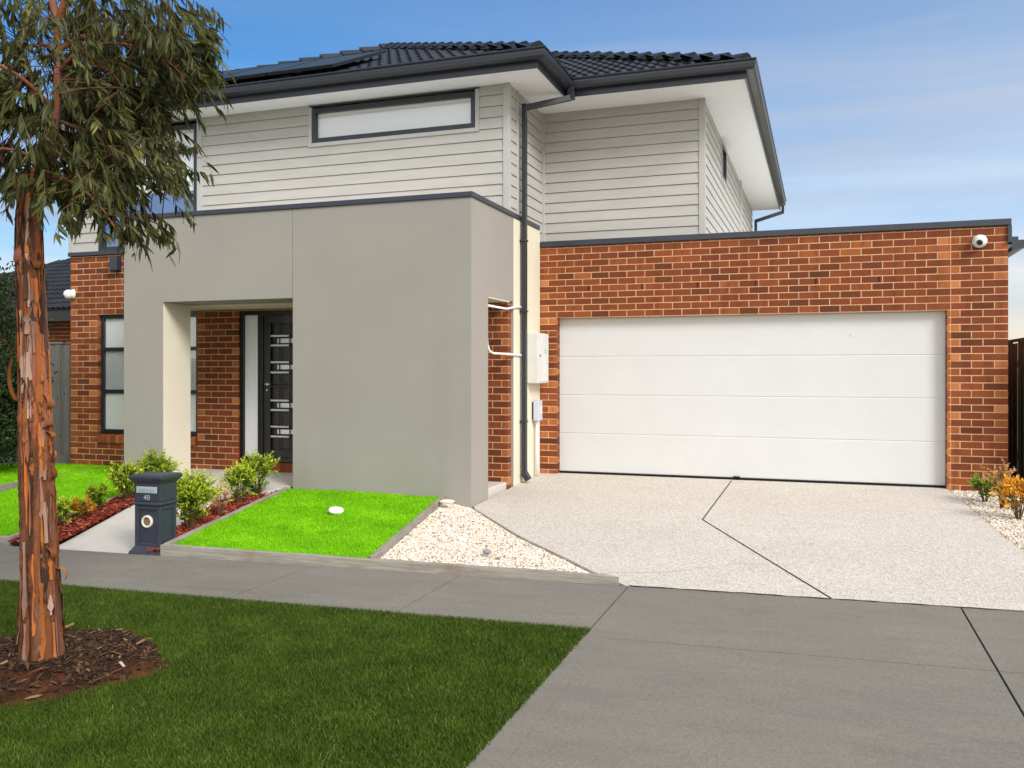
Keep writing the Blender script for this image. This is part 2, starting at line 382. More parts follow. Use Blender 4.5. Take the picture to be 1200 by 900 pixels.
# smooth trowelled margin beside the lawn
ap.ruled([-1.28, 1.4, 3.0, 5.095], lambda y: -1.33, lambda y: -1.1945, lambda x, y: zf_street(x, y)+.0015, 1, skirt=.1)
ap.ruled([-1.28, 5.224], lambda y: 3.056, lambda y: 3.2, zf_street, 1, skirt=.1)
tag(ap.build('crossover', M['concrete']), kind='structure')

# driveway
DL = lin([(-1.35,6.388),(-1.69,6.74),(-2.09,7.2),(-2.63,7.78),(-3.15,8.45),(-3.58,9.0),(-3.62,9.1),(-3.62,11.56)])
DR = lin([(1.82,6.388),(1.66,7.2),(1.55,8.1),(1.49,9.16),(1.44,10.55),(1.40,11.3),(1.40,11.75)])
dw = MB(); Yd = sorted(set(list(np.linspace(6.388, 11.75, 26)) + [9.0, 9.1, 8.45]))
dw.ruled(Yd, DL, DR, lambda x, y: float(Dz(x, y)), 24, skirt=.09)
dway = tag(dw.build('driveway', M['agg']), kind='structure')
j = MB()
def strip_on(mb, pts, w, zfun, lift=.003, jag=0.):
    pts = np.array(pts, float); P = []
    for a, b in zip(pts[:-1], pts[1:]):
        n = max(2, int(np.linalg.norm(b-a)/.06)); P += [a + (b-a)*k/n for k in range(n)]
    P.append(pts[-1]); P = np.array(P)
    if jag: P[1:-1] += rng.normal(0, jag, P[1:-1].shape)
    t = np.gradient(P, axis=0); t /= np.linalg.norm(t, axis=1, keepdims=True); nn = np.stack([-t[:,1], t[:,0]], 1)
    ww = w * (1 if not jag else rng.uniform(.4, 1.2, (len(P), 1)))
    A, B = P + nn*ww/2, P - nn*ww/2
    v = [(x, y, float(zfun(x, y)) + lift) for x, y in A] + [(x, y, float(zfun(x, y)) + lift) for x, y in B]; k = len(P)
    mb.add(v, [(i, k+i, k+i+1, i+1) for i in range(k-1)])
strip_on(j, [(-1.08,11.55),(-1.12,8.95)], .012, Dz); strip_on(j, [(-1.12,8.95),(.06,6.40)], .013, Dz)
j.build('control_joint', M['joint'], dway)
j = MB(); strip_on(j, [(-1.62,6.68),(-1.1,6.85),(-.6,7.25),(-.2,7.3)], .004, Dz, .003, .008); j.build('hairline_crack', simple('faint_crack', srgb(150,142,130), .95, .1), dway)
j = MB(); strip_on(j, [(-1.33,6.384),(1.9,6.384)], .02, Dz, .004, .003); j.build('expansion_joint', M['joint'], dway)

# garden path and porch slab
PL = lin([(-6.76,6.388),(-7.0,7.11),(-7.27,7.92),(-7.5,8.66)])
PR = lin([(-5.66,6.388),(-5.85,6.81),(-6.12,7.48),(-6.36,8.24),(-6.30,8.66)])
pt = MB(); pt.ruled(np.linspace(6.388, 8.66, 12), PL, PR, lambda x, y: float(S(x, y, 0)), 6, skirt=.08)
tag(pt.build('garden_path', M['path']), kind='structure')
ps = MB(); ps.box(-7.785, -5.97, 8.665, 9.62, .0, .172); ps.box(-8.35, -3.68, 9.622, 10.36, .0, .170)
tag(ps.build('porch_slab', M['path'], bevel=.008), kind='structure')

# ------------------------------------------------------------------ house
house = empty('house', (-4.3, 11.5, .14)); HO = np.array((-4.3, 11.5, .14))
tag(house, 'two-storey house with grey rendered porch, red brick garage wall and grey weatherboard upper storey', 'house')
def hb(mb, name, mats, parent=None, **k):
    """house parts are built in world coordinates; shift into the house's frame"""
    o = mb.build(name, mats, parent or house, **k)
    if parent is None: o.location = -HO
    return o

def sub(iv, a, b):
    out = []
    for p, q in iv:
        if b <= p or a >= q: out.append((p, q)); continue
        if a > p: out.append((p, a))
        if b < q: out.append((b, q))
    return out
def brick_wall(name, o, u, n, L, z0, z1, holes=(), depth=.11, proud=.005, shift=0., splits=(), tone=0.):
    """stretcher-bond wall of single bricks; s runs along u from o"""
    mb = MB(); o = np.array(o, float); H = .0857; k = 0; z = z0
    while z < z1 - .012:
        za, zb = z + .012, min(z + H, z1)
        iv = [(0, L)]
        for a, b, c, d in holes:
            if zb > c + .02 and za < d - .02: iv = sub(iv, a, b)
        for sp in splits: iv = [q for p in iv for q in sub([p], sp-.004, sp+.004)]
        off = (.12 if k % 2 else 0.) + shift
        for p, q in iv:
            e = off - .24 * math.ceil((off - p) / .24); ed = [p]
            while e < q:
                if e > p + .07 and e < q - .07: ed.append(e)
                e += .24
            ed.append(q)
            for i, (e0, e1) in enumerate(zip(ed[:-1], ed[1:])):
                a, b = e0 + (.006 if i else 0), e1 - (.006 if i < len(ed) - 2 else 0)
                tn = np.clip(rng.normal(.44, .15), 0, .78) + tone
                if b - a < .16: tn = np.clip(rng.normal(.82, .08), 0, 1)
                elif rng.random() < .04: tn = .1
                pr = max(.0038, proud + rng.normal(0, .0012))
                mb.obox(o, u, n, a, b, za, zb, -depth, pr, np.clip(tn, 0, 1))
        z += H; k += 1
    # mortar behind: boxes round the holes, held back from the brick faces
    zs = sorted({z0, z1} | {c for _, _, c, _ in holes} | {d for *_, d in holes})
    mt = MB()
    for a, b in zip(zs[:-1], zs[1:]):
        if b - a < 1e-4: continue
        iv = [(0, L)]
        for p, q, c, d in holes:
            if c <= (a+b)/2 <= d: iv = sub(iv, p-.006, q+.006)
        for p, q in iv: mt.obox(o, u, n, p+.005, q-.005, max(a, z0), b - (.004 if b == z1 else 0), -depth+.004, .002)
    ob = hb(mb, name, M['brick'])
    mo = mt.build('mortar', M['mortar'], ob)
    return ob
U, NF = (1,0,0), (0,-1,0)
NR = (1,0,0)
YG = 11.56; XG0, XG1 = -3.64, 2.03
DX0, DX1, DZ0, DZ1 = -3.39, 1.39, .155, 2.26
# garage front
brick_wall('brick_wall', (XG0, YG, 0), U, NF, XG1-XG0, .027, 3.225, [(DX0-XG0, DX1-XG0, 0, DZ1)], splits=(5.07,), shift=.01)
# garage side (faces +x)
brick_wall('brick_wall', (XG1, YG+.111, 0), (0,1,0), NR, 7.5, .06, 3.0)
# entry and left brick
WX0, WX1, WZ0, WZ1 = -10.06, -8.30, .62, 2.37
EX0, EX1, EZ0, EZ1 = -7.60, -6.30, .30, 2.37
brick_wall('brick_wall', (-10.58, 10.33, 0), U, NF, 6.92, .051, 3.24, [(WX0+10.58, WX1+10.58, .482, WZ1), (EX0+10.58, EX1+10.58, .18, EZ1)], tone=.02)
brick_wall('brick_wall', (-10.58, 10.441, 0), (0,1,0), (-1,0,0), 9.5, .06, 3.24)
# sloping brick sill and soldier course
s1 = MB()
for x in np.arange(WX0, WX1-.05, .086): s1.add(*(lambda v: (v, [(0,3,2,1),(4,5,6,7),(0,1,5,4),(1,2,6,5),(2,3,7,6),(3,0,4,7)]))([(x+.005,10.295,.492),(x+.081,10.295,.492),(x+.081,10.43,.492),(x+.005,10.43,.492),(x+.005,10.295,.59),(x+.081,10.295,.59),(x+.081,10.43,.625),(x+.005,10.43,.625)]), tint=float(np.clip(rng.normal(.8,.1),0,1)))
hb(s1, 'window_ledge', M['brick']); 
s1 = MB()
for x in np.arange(EX0, EX1-.05, .086): s1.box(x+.005, x+.081, 10.30, 10.44, .165, .295, float(np.clip(rng.normal(.5,.15),0,1)))
sb = hb(s1, 'door_sill', M['brick']); MB().box(EX0, EX1, 10.312, 10.43, .165, .291).build('mortar', M['mortar'], sb)
# garage parapet cap with its drop at the right-hand end, gutter end
cp = MB(); cp.box(XG0+.02, XG1+.03, YG-.035, YG+.16, 3.225, 3.30); cp.box(XG1-.012, XG1+.035, YG-.035, YG+.16, 3.02, 3.224); hb(cp, 'parapet_cap', M['cap'], bevel=.006)
ge = MB(); ge.prism([(XG1+.037,2.93),(XG1+.037,3.09),(XG1+.10,3.09),(XG1+.10,3.05),(XG1+.24,3.05),(XG1+.23,2.995),(XG1+.15,2.955)], YG-.02, YG+7); hb(ge, 'gutter', M['cap'])
dk = MB(); dk.box(XG0, XG1-.13, YG+.17, YG+7.5, 2.9, 2.96); hb(dk, 'garage_roof', M['deck'])
# weep holes: solid black strips stand for the shade in open perpends
for x in (-2.95, -2.23, -1.51, -.79, -.07, .65): hb(MB().box(x-.006, x+.006, YG-.0085, YG-.001, 2.613, 2.685), 'weep_hole', M['rubber'])
# sealed vertical control joint beside the door head
hb(MB().box(XG0+5.0665, XG0+5.0735, YG-.005, YG+.02, 2.27, 3.22), 'movement_joint', M['mortar'])
# garage door: four embossed sections
gd = MB(); hh = (DZ1 - DZ0 - .025) / 4
gdo = empty('garage_door', (0,0,0)); gdo.parent = house; gdo.location = -HO
for k in range(4):
    p = MB(); za, zb = DZ0 + .02 + k*hh, DZ0 + .02 + (k+1)*hh
    p.add([(DX0+.004, YG+.1155, za+.003), (DX1-.004, YG+.1155, za+.003), (DX1-.004, YG+.112, za+.010), (DX0+.004, YG+.112, za+.010), (DX0+.004, YG+.112, zb-.010), (DX1-.004, YG+.112, zb-.010), (DX1-.004, YG+.1155, zb-.003), (DX0+.004, YG+.1155, zb-.003),
           (DX0+.004, YG+.16, za+.003), (DX1-.004, YG+.16, za+.003), (DX1-.004, YG+.16, zb-.003), (DX0+.004, YG+.16, zb-.003)],
          [(0,1,2,3),(3,2,5,4),(4,5,6,7),(0,8,9,1),(7,6,10,11),(0,3,4,7,11,8),(1,9,10,6,5,2)])
    p.build('door_section', M['garage'], gdo)
MB().box(DX0+.002, DX1-.002, YG+.1175, YG+.17, DZ0+.0, DZ1).build('door_back', M['meter'], gdo)
MB().box(DX0+.002, DX1-.002, YG+.10, YG+.15, DZ0-.004, DZ0+.022).build('bottom_seal', M['rubber'], gdo)
MB().lathe([(.008,0),(.009,.006),(.004,.008)], (.34, YG+.112, 1.98), (0,-1,0), 12).build('lock', M['silver'], gdo)
MB().lathe([(.007,0),(.007,.006),(.003,.008)], (1.02, YG+.112, .83), (0,-1,0), 12).build('lock', M['silver'], gdo)
MB().box(-1.07, -.99, YG+.07, YG+.112, DZ0+.022, DZ0+.04).build('handle', M['rubber'], gdo)
lt = MB(); lt.box(DX0, DX1, YG-.0, YG+.11, DZ1+.002, DZ1+.012); hb(lt, 'steel_lintel', M['black'])

# rendered porch block
BX0, BX1, BY, BZ = -8.39, -3.63, 9.04, 3.455
OX0, OX1, OZ = -7.79, -5.91, 2.405
rb = MB()
rb.prism([(BX0,-.2),(OX0,-.2),(OX0,OZ),(-5.904,OZ),(-5.904,BZ),(BX0,BZ)], BY, BY+.52)
rb.prism([(-5.898,-.2),(BX1,-.2),(BX1,BZ),(-5.898,BZ)], BY, BY+.52)
rb.box(BX0+.002, BX1-.30, BY+.521, 10.319, OZ+.02, BZ)              # roof slab over the porch
rb.prism([(BY+.52,OZ),(10.44,OZ),(10.44,-.1),(11.545,-.1),(11.545,BZ),(BY+.52,BZ)], BX1-.299, BX1, axis='x')
blk = hb(rb, 'porch_block', M['render'], recalc=True)
cr = MB(); cr.box(OX0+.001, OX0+.004, BY+.012, BY+.519, .0, OZ-.004); cr.box(BX1+.001, BX1+.003, 10.445, 11.54, .1, BZ-.004)
cr.box(BX0+.01, BX1-.002, BY+.53, 10.315, OZ-.016, OZ-.003)
hb(cr, 'cream_lining', M['cream'])
pc = MB(); pc.box(BX0-.02, BX1+.02, BY-.02, BY+.2, BZ+.001, BZ+.058); pc.box(BX1-.2, BX1+.02, BY+.2, 11.50, BZ+.001, BZ+.058)
hb(pc, 'parapet_cap', M['cap'], bevel=.005)
pb = MB(); pb.box(-9.76, -9.62, 10.22, 10.319, 3.0, 3.2); pb.box(-10.6, BX0-.005, 10.29, 10.5, 3.242, 3.30); hb(pb, 'rainwater_head', M['cap'], bevel=.006)

dk = MB(); dk.box(BX0+.1, BX1-.32, BY+.22, 10.30, BZ+.002, BZ+.012); hb(dk, 'porch_bounce_deck', M['deck'])  # unseen pale sheet added over the slab, reflects light onto the eaves
# weatherboard upper storey
def clad_wall(name, o, u, n, L, z0, z1, holes=()):
    mb = MB(); o = np.array(o, float); pit = .139; z = z0; u_, n_ = np.array(u, float), np.array(n, float); fl = np.cross(u_, n_)[2] < 0
    while z < z1:
        t = rng.random(); zt = min(z + pit - .005, z1)
        cuts = sorted({z, zt} | {c for h in holes for c in h[2:] if z < c < zt})
        for a, b in zip(cuts[:-1], cuts[1:]):
            iv = [(0, L)]
            for p, q, c, d in holes:
                if c <= (a+b)/2 <= d: iv = sub(iv, p, q)
            for p, q in iv:
                pr = lambda zz: .019 - .014 * (zz - z) / pit
                P = lambda s, d, zz: tuple(o + u_*s + n_*d + np.array([0,0,zz]))
                v = [P(p,pr(a),a), P(q,pr(a),a), P(q,pr(b),b), P(p,pr(b),b), P(p,-.02,a), P(q,-.02,a), P(q,-.02,b), P(p,-.02,b)]
                f = [(0,1,2,3),(4,5,1,0),(3,2,6,7),(0,3,7,4),(1,5,6,2)]
                if fl: f = [tuple(reversed(x)) for x in f]
                mb.add(v, f, t)
        z += pit
    return hb(mb, name, M['clad'])
UX, YU, YU2, XU = -3.665, 10.34, 11.76, -1.46
ZS = 5.10; ZC = 3.305
HWX0, HWX1, HWZ0, HWZ1 = -6.44, -4.09, 4.585, 5.045         # high strip window
LWX0, LWX1, LWZ0, LWZ1 = -10.06, -8.30, 3.3, 5.03
clad_wall('weatherboards', (-10.58, YU, 0), U, NF, UX+10.58, ZC, ZS, [(HWX0+10.58-.05, HWX1+10.58+.05, HWZ0-.05, ZS), (LWX0+10.58, LWX1+10.58, 0, ZS)])
clad_wall('weatherboards', (UX, YU, 0), (0,1,0), NR, YU2-YU, ZC, ZS)
clad_wall('weatherboards', (UX, YU2, 0), U, NF, XU-UX, ZC, ZS)
clad_wall('weatherboards', (XU, YU2, 0), (0,1,0), NR, 8.5, ZC, ZS, [(2.0, 2.75, 4.45, ZS)])
clad_wall('weatherboards', (-10.58, YU, 0), (0,1,0), (-1,0,0), 9.5, ZC, ZS)
ct = MB(); _b = ct.box
def one_trim(*a): hb(MB().box(*a), 'corner_trim', M['trim'], bevel=.003)
ct.box = one_trim
ct.box(UX-.055, UX+.026, YU-.026, YU+.055, ZC, ZS-.004); ct.box(XU-.055, XU+.026, YU2-.026, YU2+.055, ZC, ZS-.004)
ct.box(-8.295, -8.21, YU-.027, YU, ZC, ZS-.004); ct.box(UX, UX+.05, YU2-.05, YU2, ZC, ZS-.004)
ct.box(UX+.001, UX+.027, YU+.30, YU+.36, ZC, ZS-.003); ct.box(XU-.02, XU+.03, YU2+5.3, YU2+5.6, ZC, ZS-.003); ct.box(-10.61, -10.53, YU-.026, YU+.05, ZC, ZS-.004)
bk = MB(); bk.box(-10.5, UX-.06, YU+.25, 19.8, ZC, ZS-.01); bk.box(UX-.06, XU-.06, YU2+.2, 19.8, ZC, ZS-.01); bk.box(-10.45, -3.8, 10.75, 19.7, .1, 2.9); hb(bk, 'inner_core', M['darkroom'])

def window(name, o, u, n, s0, s1, z0, z1, fw=.05, bars_z=(), bars_s=(), blind=None, trim=0., fd=(-.06, .012), blue_to=None):
    w = empty(name); w.parent = house; w.location = -HO
    f = MB()
    f.obox(o,u,n,s0,s0+fw,z0,z1,*fd); f.obox(o,u,n,s1-fw,s1,z0,z1,*fd); f.obox(o,u,n,s0+fw,s1-fw,z1-fw,z1,*fd); f.obox(o,u,n,s0+fw,s1-fw,z0,z0+fw,*fd)
    for z in bars_z: f.obox(o,u,n,s0+fw,s1-fw,z-fw*.5,z+fw*.5,fd[0],fd[1]-.004)
    for s_ in bars_s: f.obox(o,u,n,s_-fw*.4,s_+fw*.4,z0+fw,z1-fw,fd[0],fd[1]-.007)
    f.build('frame', M['char'], w, bevel=.003)
    zz = [z0+fw] + [z for z in bars_z] + [z1-fw]
    gz = zz[0] if blue_to is None else blue_to
    for a, b in zip(zz[:-1], zz[1:]):
        MB().obox(o,u,n,s0+fw*.8,s1-fw*.8,a,b,fd[0]+.022,fd[0]+.028).build('pane', M['glass'], w)
    MB().obox(o,u,n,s0+fw*.5,s1-fw*.5,gz,z1-fw*.5,fd[0]+.012,fd[0]+.016).build('blind', M['blind'], w)
    if blue_to is not None: MB().obox(o,u,n,s0+fw*.5,s1-fw*.5,z0,blue_to-.002,fd[0]+.012,fd[0]+.016).build('reflection_sheet', M['blue'], w)  # sheet coloured as the sky mirrored in the lower glass
    if trim:
        t = MB(); k = trim
        t.obox(o,u,n,s0-k,s0-.001,z0-k,z1+.02,-.02,.028); t.obox(o,u,n,s1+.001,s1+k,z0-k,z1+.02,-.02,.028); t.obox(o,u,n,s0,s1,z0-k,z0-.001,-.02,.027)
        t.build('trim', M['trim'], w, bevel=.002)
    return w
window('window', (-10.58,YU,0), U, NF, HWX0+10.58, HWX1+10.58, HWZ0, HWZ1, fw=.062, trim=.05, fd=(-.05,.02))
window('window', (-10.58,YU,0), U, NF, LWX0+10.58, LWX1+10.58, LWZ0, LWZ1, fw=.06, bars_z=(4.66,), trim=0, fd=(-.06,.012), blue_to=4.10, bars_s=(.96,))
window('window', (-10.58,10.33,0), U, NF, WX0+10.58+.003, WX1+10.58-.003, WZ0+.008, WZ1-.004, fw=.055, bars_z=(1.86, 1.24), fd=(-.10,-.045))
window('window', (XU,YU2,0), (0,1,0), NR, 2.05, 2.70, 4.5, 5.03, fw=.05, trim=.05, fd=(-.03,.03))
# entry door and its sidelight
en = empty('front_door'); en.parent = house; en.location = -HO
yd = 10.345
f = MB(); f.box(EX0,EX0+.06,yd,yd+.1,EZ0,EZ1); f.box(EX1-.06,EX1,yd,yd+.1,EZ0,EZ1); f.box(EX0+.06,EX1-.06,yd,yd+.1,EZ1-.06,EZ1); f.box(EX0+.06,EX1-.06,yd,yd+.1,EZ0,EZ0+.065); f.box(-7.31,-7.225,yd+.001,yd+.1,EZ0+.06,EZ1-.06)
f.build('frame', M['black'], en, bevel=.003)
MB().box(EX0+.055,-7.305,yd+.04,yd+.05,EZ0+.06,EZ1-.055).build('sidelight', M['frost'], en)
MB().box(-7.222,EX1-.058,yd+.075,yd+.095,EZ0+.062,EZ1-.062).build('door_leaf', M['dark'], en)
sd = MB()
sd.box(-7.222,-7.12,yd+.02,yd+.055,EZ0+.066,EZ1-.062); sd.box(-6.47,EX1-.062,yd+.02,yd+.055,EZ0+.066,EZ1-.062); sd.box(-7.12,-6.47,yd+.02,yd+.055,EZ1-.17,EZ1-.062); sd.box(-7.12,-6.47,yd+.02,yd+.055,EZ0+.066,EZ0+.16)
sd.build('security_screen_frame', M['black'], en, bevel=.003)
bz0, bz1 = EZ0+.16, EZ1-.17
br = MB(); sl = MB(); lt2 = MB()
for x in (-6.985, -6.82, -6.66): br.box(x-.006, x+.006, yd+.03, yd+.042, bz0, bz1)
for fz in (.0, .5, .525, 1.): br.box(-7.12, -6.47, yd+.029, yd+.043, bz0+fz*(bz1-bz0)-.006, bz0+fz*(bz1-bz0)+.006)
for fz in (.108,.185,.315,.39,.61,.69,.822,.896):
    z = bz0 + fz*(bz1-bz0); MB().box(-7.115,-6.83,yd+.022,yd+.034,z-.012,z+.012).build('slat', M['silver'], en)
for fz in (.145,.352,.652,.858):
    z = bz0 + fz*(bz1-bz0); MB().box(-7.03,-6.52,yd+.055,yd+.072,z-.03,z+.03).build('glass_lite', M['frost'], en)
br.build('screen_bars', M['black'], en)
hd = MB(); hd.tube([(-7.17,yd+.02,1.36),(-7.17,yd-.03,1.36),(-7.09,yd-.035,1.36)],.009,8); hd.lathe([(.022,0),(.022,.01),(.012,.012)],(-7.17,yd+.02,1.36),(0,-1,0),14); hd.lathe([(.014,0),(.014,.012),(.008,.014)],(-7.17,yd+.02,1.28),(0,-1,0),12); hd.build('handle', M['silver'], en, smooth=True)

# eaves: soffit, fascia, gutter
FY, FX, FY2, FX2, YB = 9.88, -3.14, 11.08, -.88, 20.4
sf = MB(); 
sf.box(-11.1, FX-.002, FY+.002, YU+.1, ZS, ZS+.012); sf.box(UX-.1, FX-.002, YU+.1, FY2+.3, ZS, ZS+.012); sf.box(UX-.1, FX2-.002, FY2+.3, YU2+.1, ZS, ZS+.012); sf.box(FX-.002, FX2-.002, FY2+.002, FY2+.3, ZS, ZS+.012); sf.box(XU-.1, FX2-.002, YU2+.1, YB, ZS, ZS+.012)
sf.box(-11.1, -10.5, YU+.1, YB, ZS, ZS+.012); hb(sf, 'soffit', M['soffit'])
sj = MB()
fa = MB(); z0, z1 = ZS-.022, ZS+.15
fa.box(-11.12, FX+.02, FY-.02, FY, z0, z1); fa.box(FX, FX+.02, FY, FY2-.02, z0, z1); fa.box(FX, FX2+.02, FY2-.02, FY2, z0, z1); fa.box(FX2, FX2+.02, FY2, YB, z0, z1); fa.box(-11.14,-11.12,FY-.02,YB,z0,z1)
hb(fa, 'fascia', M['char'])
# quad gutter: profile (out, z) swept round the eaves with mitred corners
def sweep(mb, path, prof):
    P = np.array(path, float); k = len(P); rings = []
    for i in range(k):
        a = P[i]-P[i-1] if i else P[1]-P[0]; b = P[i+1]-P[i] if i < k-1 else P[-1]-P[-2]
        a, b = a/np.linalg.norm(a), b/np.linalg.norm(b); na, nb = np.array([a[1],-a[0]]), np.array([b[1],-b[0]])
        mv = (na+nb); mv = mv/ (mv @ na)
        rings.append([(P[i][0]+mv[0]*d, P[i][1]+mv[1]*d, z) for d, z in prof])
    n = len(prof); mb.add(np.array(rings).reshape(-1,3), [(i*n+q, (i+1)*n+q, (i+1)*n+(q+1) % n, i*n+(q+1) % n) for i in range(k-1) for q in range(n)] + [tuple(range(n)), tuple((k-1)*n+q for q in range(n))[::-1]])
gt = MB(); gz = ZS+.055
sweep(gt, [(-11.14,YB),(-11.14,FY-.02),(FX+.02,FY-.02),(FX+.02,FY2-.02),(FX2+.02,FY2-.02),(FX2+.02,YB)], [(0.001,gz),(.075,gz+.004),(.105,gz+.03),(.112,gz+.075),(.108,gz+.105),(.122,gz+.108),(.126,gz+.122),(.118,gz+.13),(.105,gz+.128),(.10,gz+.118),(.09,gz+.06),(.001,gz+.05)])
hb(gt, 'gutter', M['char'], recalc=True)

# downpipes
dp = MB(); py = 10.72
def sqpipe(mb, pts, w=.072, d=.055):
    for a, b in zip(pts[:-1], pts[1:]):
        a, b = np.array(a, float), np.array(b, float); t = (b-a)/np.linalg.norm(b-a)
        ref = np.array([0,1.,0]) if abs(t[2]) > .6 else np.array([0,0,1.])
        x = ref - t*(ref@t); x /= np.linalg.norm(x); y = np.cross(t, x); v = []
        for p in (a - t*.01, b + t*.01):
            for sx, sy in ((-1,-1),(1,-1),(1,1),(-1,1)): v.append(p + x*sx*w/2 + y*sy*d/2)
        mb.add(v, [(0,3,2,1),(4,5,6,7),(0,1,5,4),(1,2,6,5),(2,3,7,6),(3,0,4,7)])
PXD = BX1 + .055
sqpipe(dp, [(-3.03,10.98,5.16),(-3.03,10.98,5.03)], .1, .08); sqpipe(dp, [(-3.03,10.96,5.035),(PXD,py,4.89)]); sqpipe(dp, [(PXD,py,4.93),(PXD,py,.20)]); sqpipe(dp, [(PXD,py,.24),(PXD+.05,py-.0,.165)], .095, .07)
for z in (.9, 2.3, 3.2): dp.box(PXD-.05, PXD+.036, py-.052, py+.052, z-.012, z+.012)
hb(dp, 'downpipe', M['char'], bevel=.004, recalc=True)
dp = MB(); sqpipe(dp, [(-.80,20.1,5.1),(-.80,20.1,4.98)]); sqpipe(dp, [(-.80,20.1,4.98),(-1.36,20.0,4.80)]); sqpipe(dp, [(-1.36,20.0,4.82),(-1.36,20.0,2.9)]); hb(dp, 'downpipe', M['char'], recalc=True)
# white conduits across the side opening
wc = MB()
wc.tube([(BX1-.03,9.60,1.94),(BX1-.025,9.60,1.84),(BX1-.01,9.63,1.775),(BX1+.008,9.70,1.75),(BX1+.018,10.40,1.745),(BX1+.018,10.80,1.74),(BX1+.018,10.90,1.74)], .014, 8); hb(wc, 'conduit', M['white'], smooth=True)
wc = MB(); wc.tube([(BX1-.02,9.58,2.30),(BX1+.0,10.2,2.30),(BX1+.018,10.5,2.345),(BX1+.018,10.90,2.36)], .014, 8); hb(wc, 'conduit', M['white'], smooth=True)

# tiled hip roof (two overlapping hips) and ridge caps
PT = math.tan(R(25)); ZE = ZS + .155
RA = (-11.1, -.85, 11.05, 20.4); RB = (-11.1, -3.11, 9.85, 20.4)
def hrect(r, x, y): return np.minimum(np.minimum(x-r[0], r[1]-x), np.minimum(y-r[2], r[3]-y))
def hroof(x, y): return np.maximum(hrect(RA, x, y), hrect(RB, x, y))
rf = MB(); xs = np.unique(np.concatenate([np.linspace(-11.1,-3.11,60), np.linspace(-3.11,-.85,18)])); ys_ = np.unique(np.concatenate([np.linspace(9.85,11.05,10), np.linspace(11.05,20.4,70)]))
XX, YY = np.meshgrid(xs, ys_); hz = hroof(XX, YY); ok = hz >= -1e-6; ZZ = ZE - .03 + PT*np.maximum(hz,0); m = len(xs); ff = []
for i in range(len(ys_)-1):
    for k in range(m-1):
        if ok[i,k] and ok[i+1,k] and ok[i,k+1] and ok[i+1,k+1]: ff.append((i*m+k,i*m+k+1,(i+1)*m+k+1,(i+1)*m+k))
rf.add(np.stack([XX,YY,ZZ],-1).reshape(-1,3), ff, .2); roof = hb(rf, 'roof', M['tile'])
prof = np.linspace(0, 1, 9); TW, TG = .30, .32
def tile_shape():
    v = []; hgt = lambda q: .030*np.exp(-((q-.22)/.13)**2) + .030*np.exp(-((q-.72)/.13)**2)
    for back in (0, 1):
        for q in prof: v.append(((q-.5)*TW*1.01, back*(TG+.05), hgt(q) + (.022 if not back else 0.)))
    for q in prof: v.append(((q-.5)*TW*1.01, 0, hgt(q) + .004))
    n = 9; f = [(k, k+1, n+k+1, n+k) for k in range(n-1)] + [(2*n+k, 2*n+k+1, k+1, k) for k in range(n-1)]
    return np.array(v), f
tv, tf = tile_shape(); ca, sa = math.cos(R(25)), math.sin(R(25))
tl = MB()
def tile_plane(rect, side):
    x0, x1, y0, y1 = rect; n_row = 17; P = []
    for r_ in range(n_row):
        run = r_*TG*ca
        if side == 'front':
            for c in np.arange(x0+.15, x1, TW): P.append((c, y0+run))
        else:
            for c in np.arange(y0+.15, y1, TW): P.append((x1-run, c))
    P = np.array(P); inn = P.copy()
    if side == 'front': inn[:,1] += .16
    else: inn[:,0] -= .16
    own = (inn[:,1]-y0) if side == 'front' else (x1-inn[:,0])
    keep = (np.abs(hroof(inn[:,0], inn[:,1]) - own) < .09) & (own >= 0); P = P[keep]; own = ((P[:,1]-y0) if side == 'front' else (x1-P[:,0]))
    if side == 'front': mt = np.array([[1,0,0],[0,ca,-sa],[0,sa,ca]])
    else: mt = np.array([[0,-ca,sa],[1,0,0],[0,sa,ca]]); 
    pos = np.column_stack([P, ZE + PT*own]); tl.inst(tv, tf, np.tile(mt,(len(P),1,1)), pos, rng.random(len(P)))
for rect in (RA, RB):
    for side in ('front','right'): tile_plane(rect, side)
hbt = hb(tl, 'roof_tiles', M['tile'], smooth=False)
cpm = MB()
def caps(a, b):
    a, b = np.array(a, float), np.array(b, float); L = np.linalg.norm(b-a); d = (b-a)/L; n = int(L/.36)
    for k in range(n+1):
        p = a + d*(k*.36); q = p + d*.40
        side = np.cross(d, (0,0,1)); side /= np.linalg.norm(side); up = np.cross(side, d); v = []
        for pp, lift, w in ((p,.075,.13),(q,.045,.115)):
            for t in np.linspace(-1,1,7): v.append(pp + side*w*t + up*(lift*(1-abs(t)**2.2)+.02*(1 if lift>.05 else .2)-.035*abs(t)))
        for t in np.linspace(-1,1,7): v.append(p + side*.13*t - up*.035)
        cpm.add(v, [(i,i+1,8+i,7+i) for i in range(6)]+[(14+i,15+i,i+1,i) for i in range(6)], rng.random())
def rz(x, y): return (x, y, ZE + .035 + PT*float(hroof(np.array(x), np.array(y))))
for ca_, cb_ in ((( -3.12,9.86),(-7.1,13.84)),((-.87,11.07),(-5.5,15.70)),((-.87,20.38),(-5.5,15.75)),((-11.08,9.87),(-7.1,13.84))):
    cpm = MB(); caps(rz(*ca_), rz(*cb_)); hb(cpm, 'hip_caps', M['tile'], smooth=False)

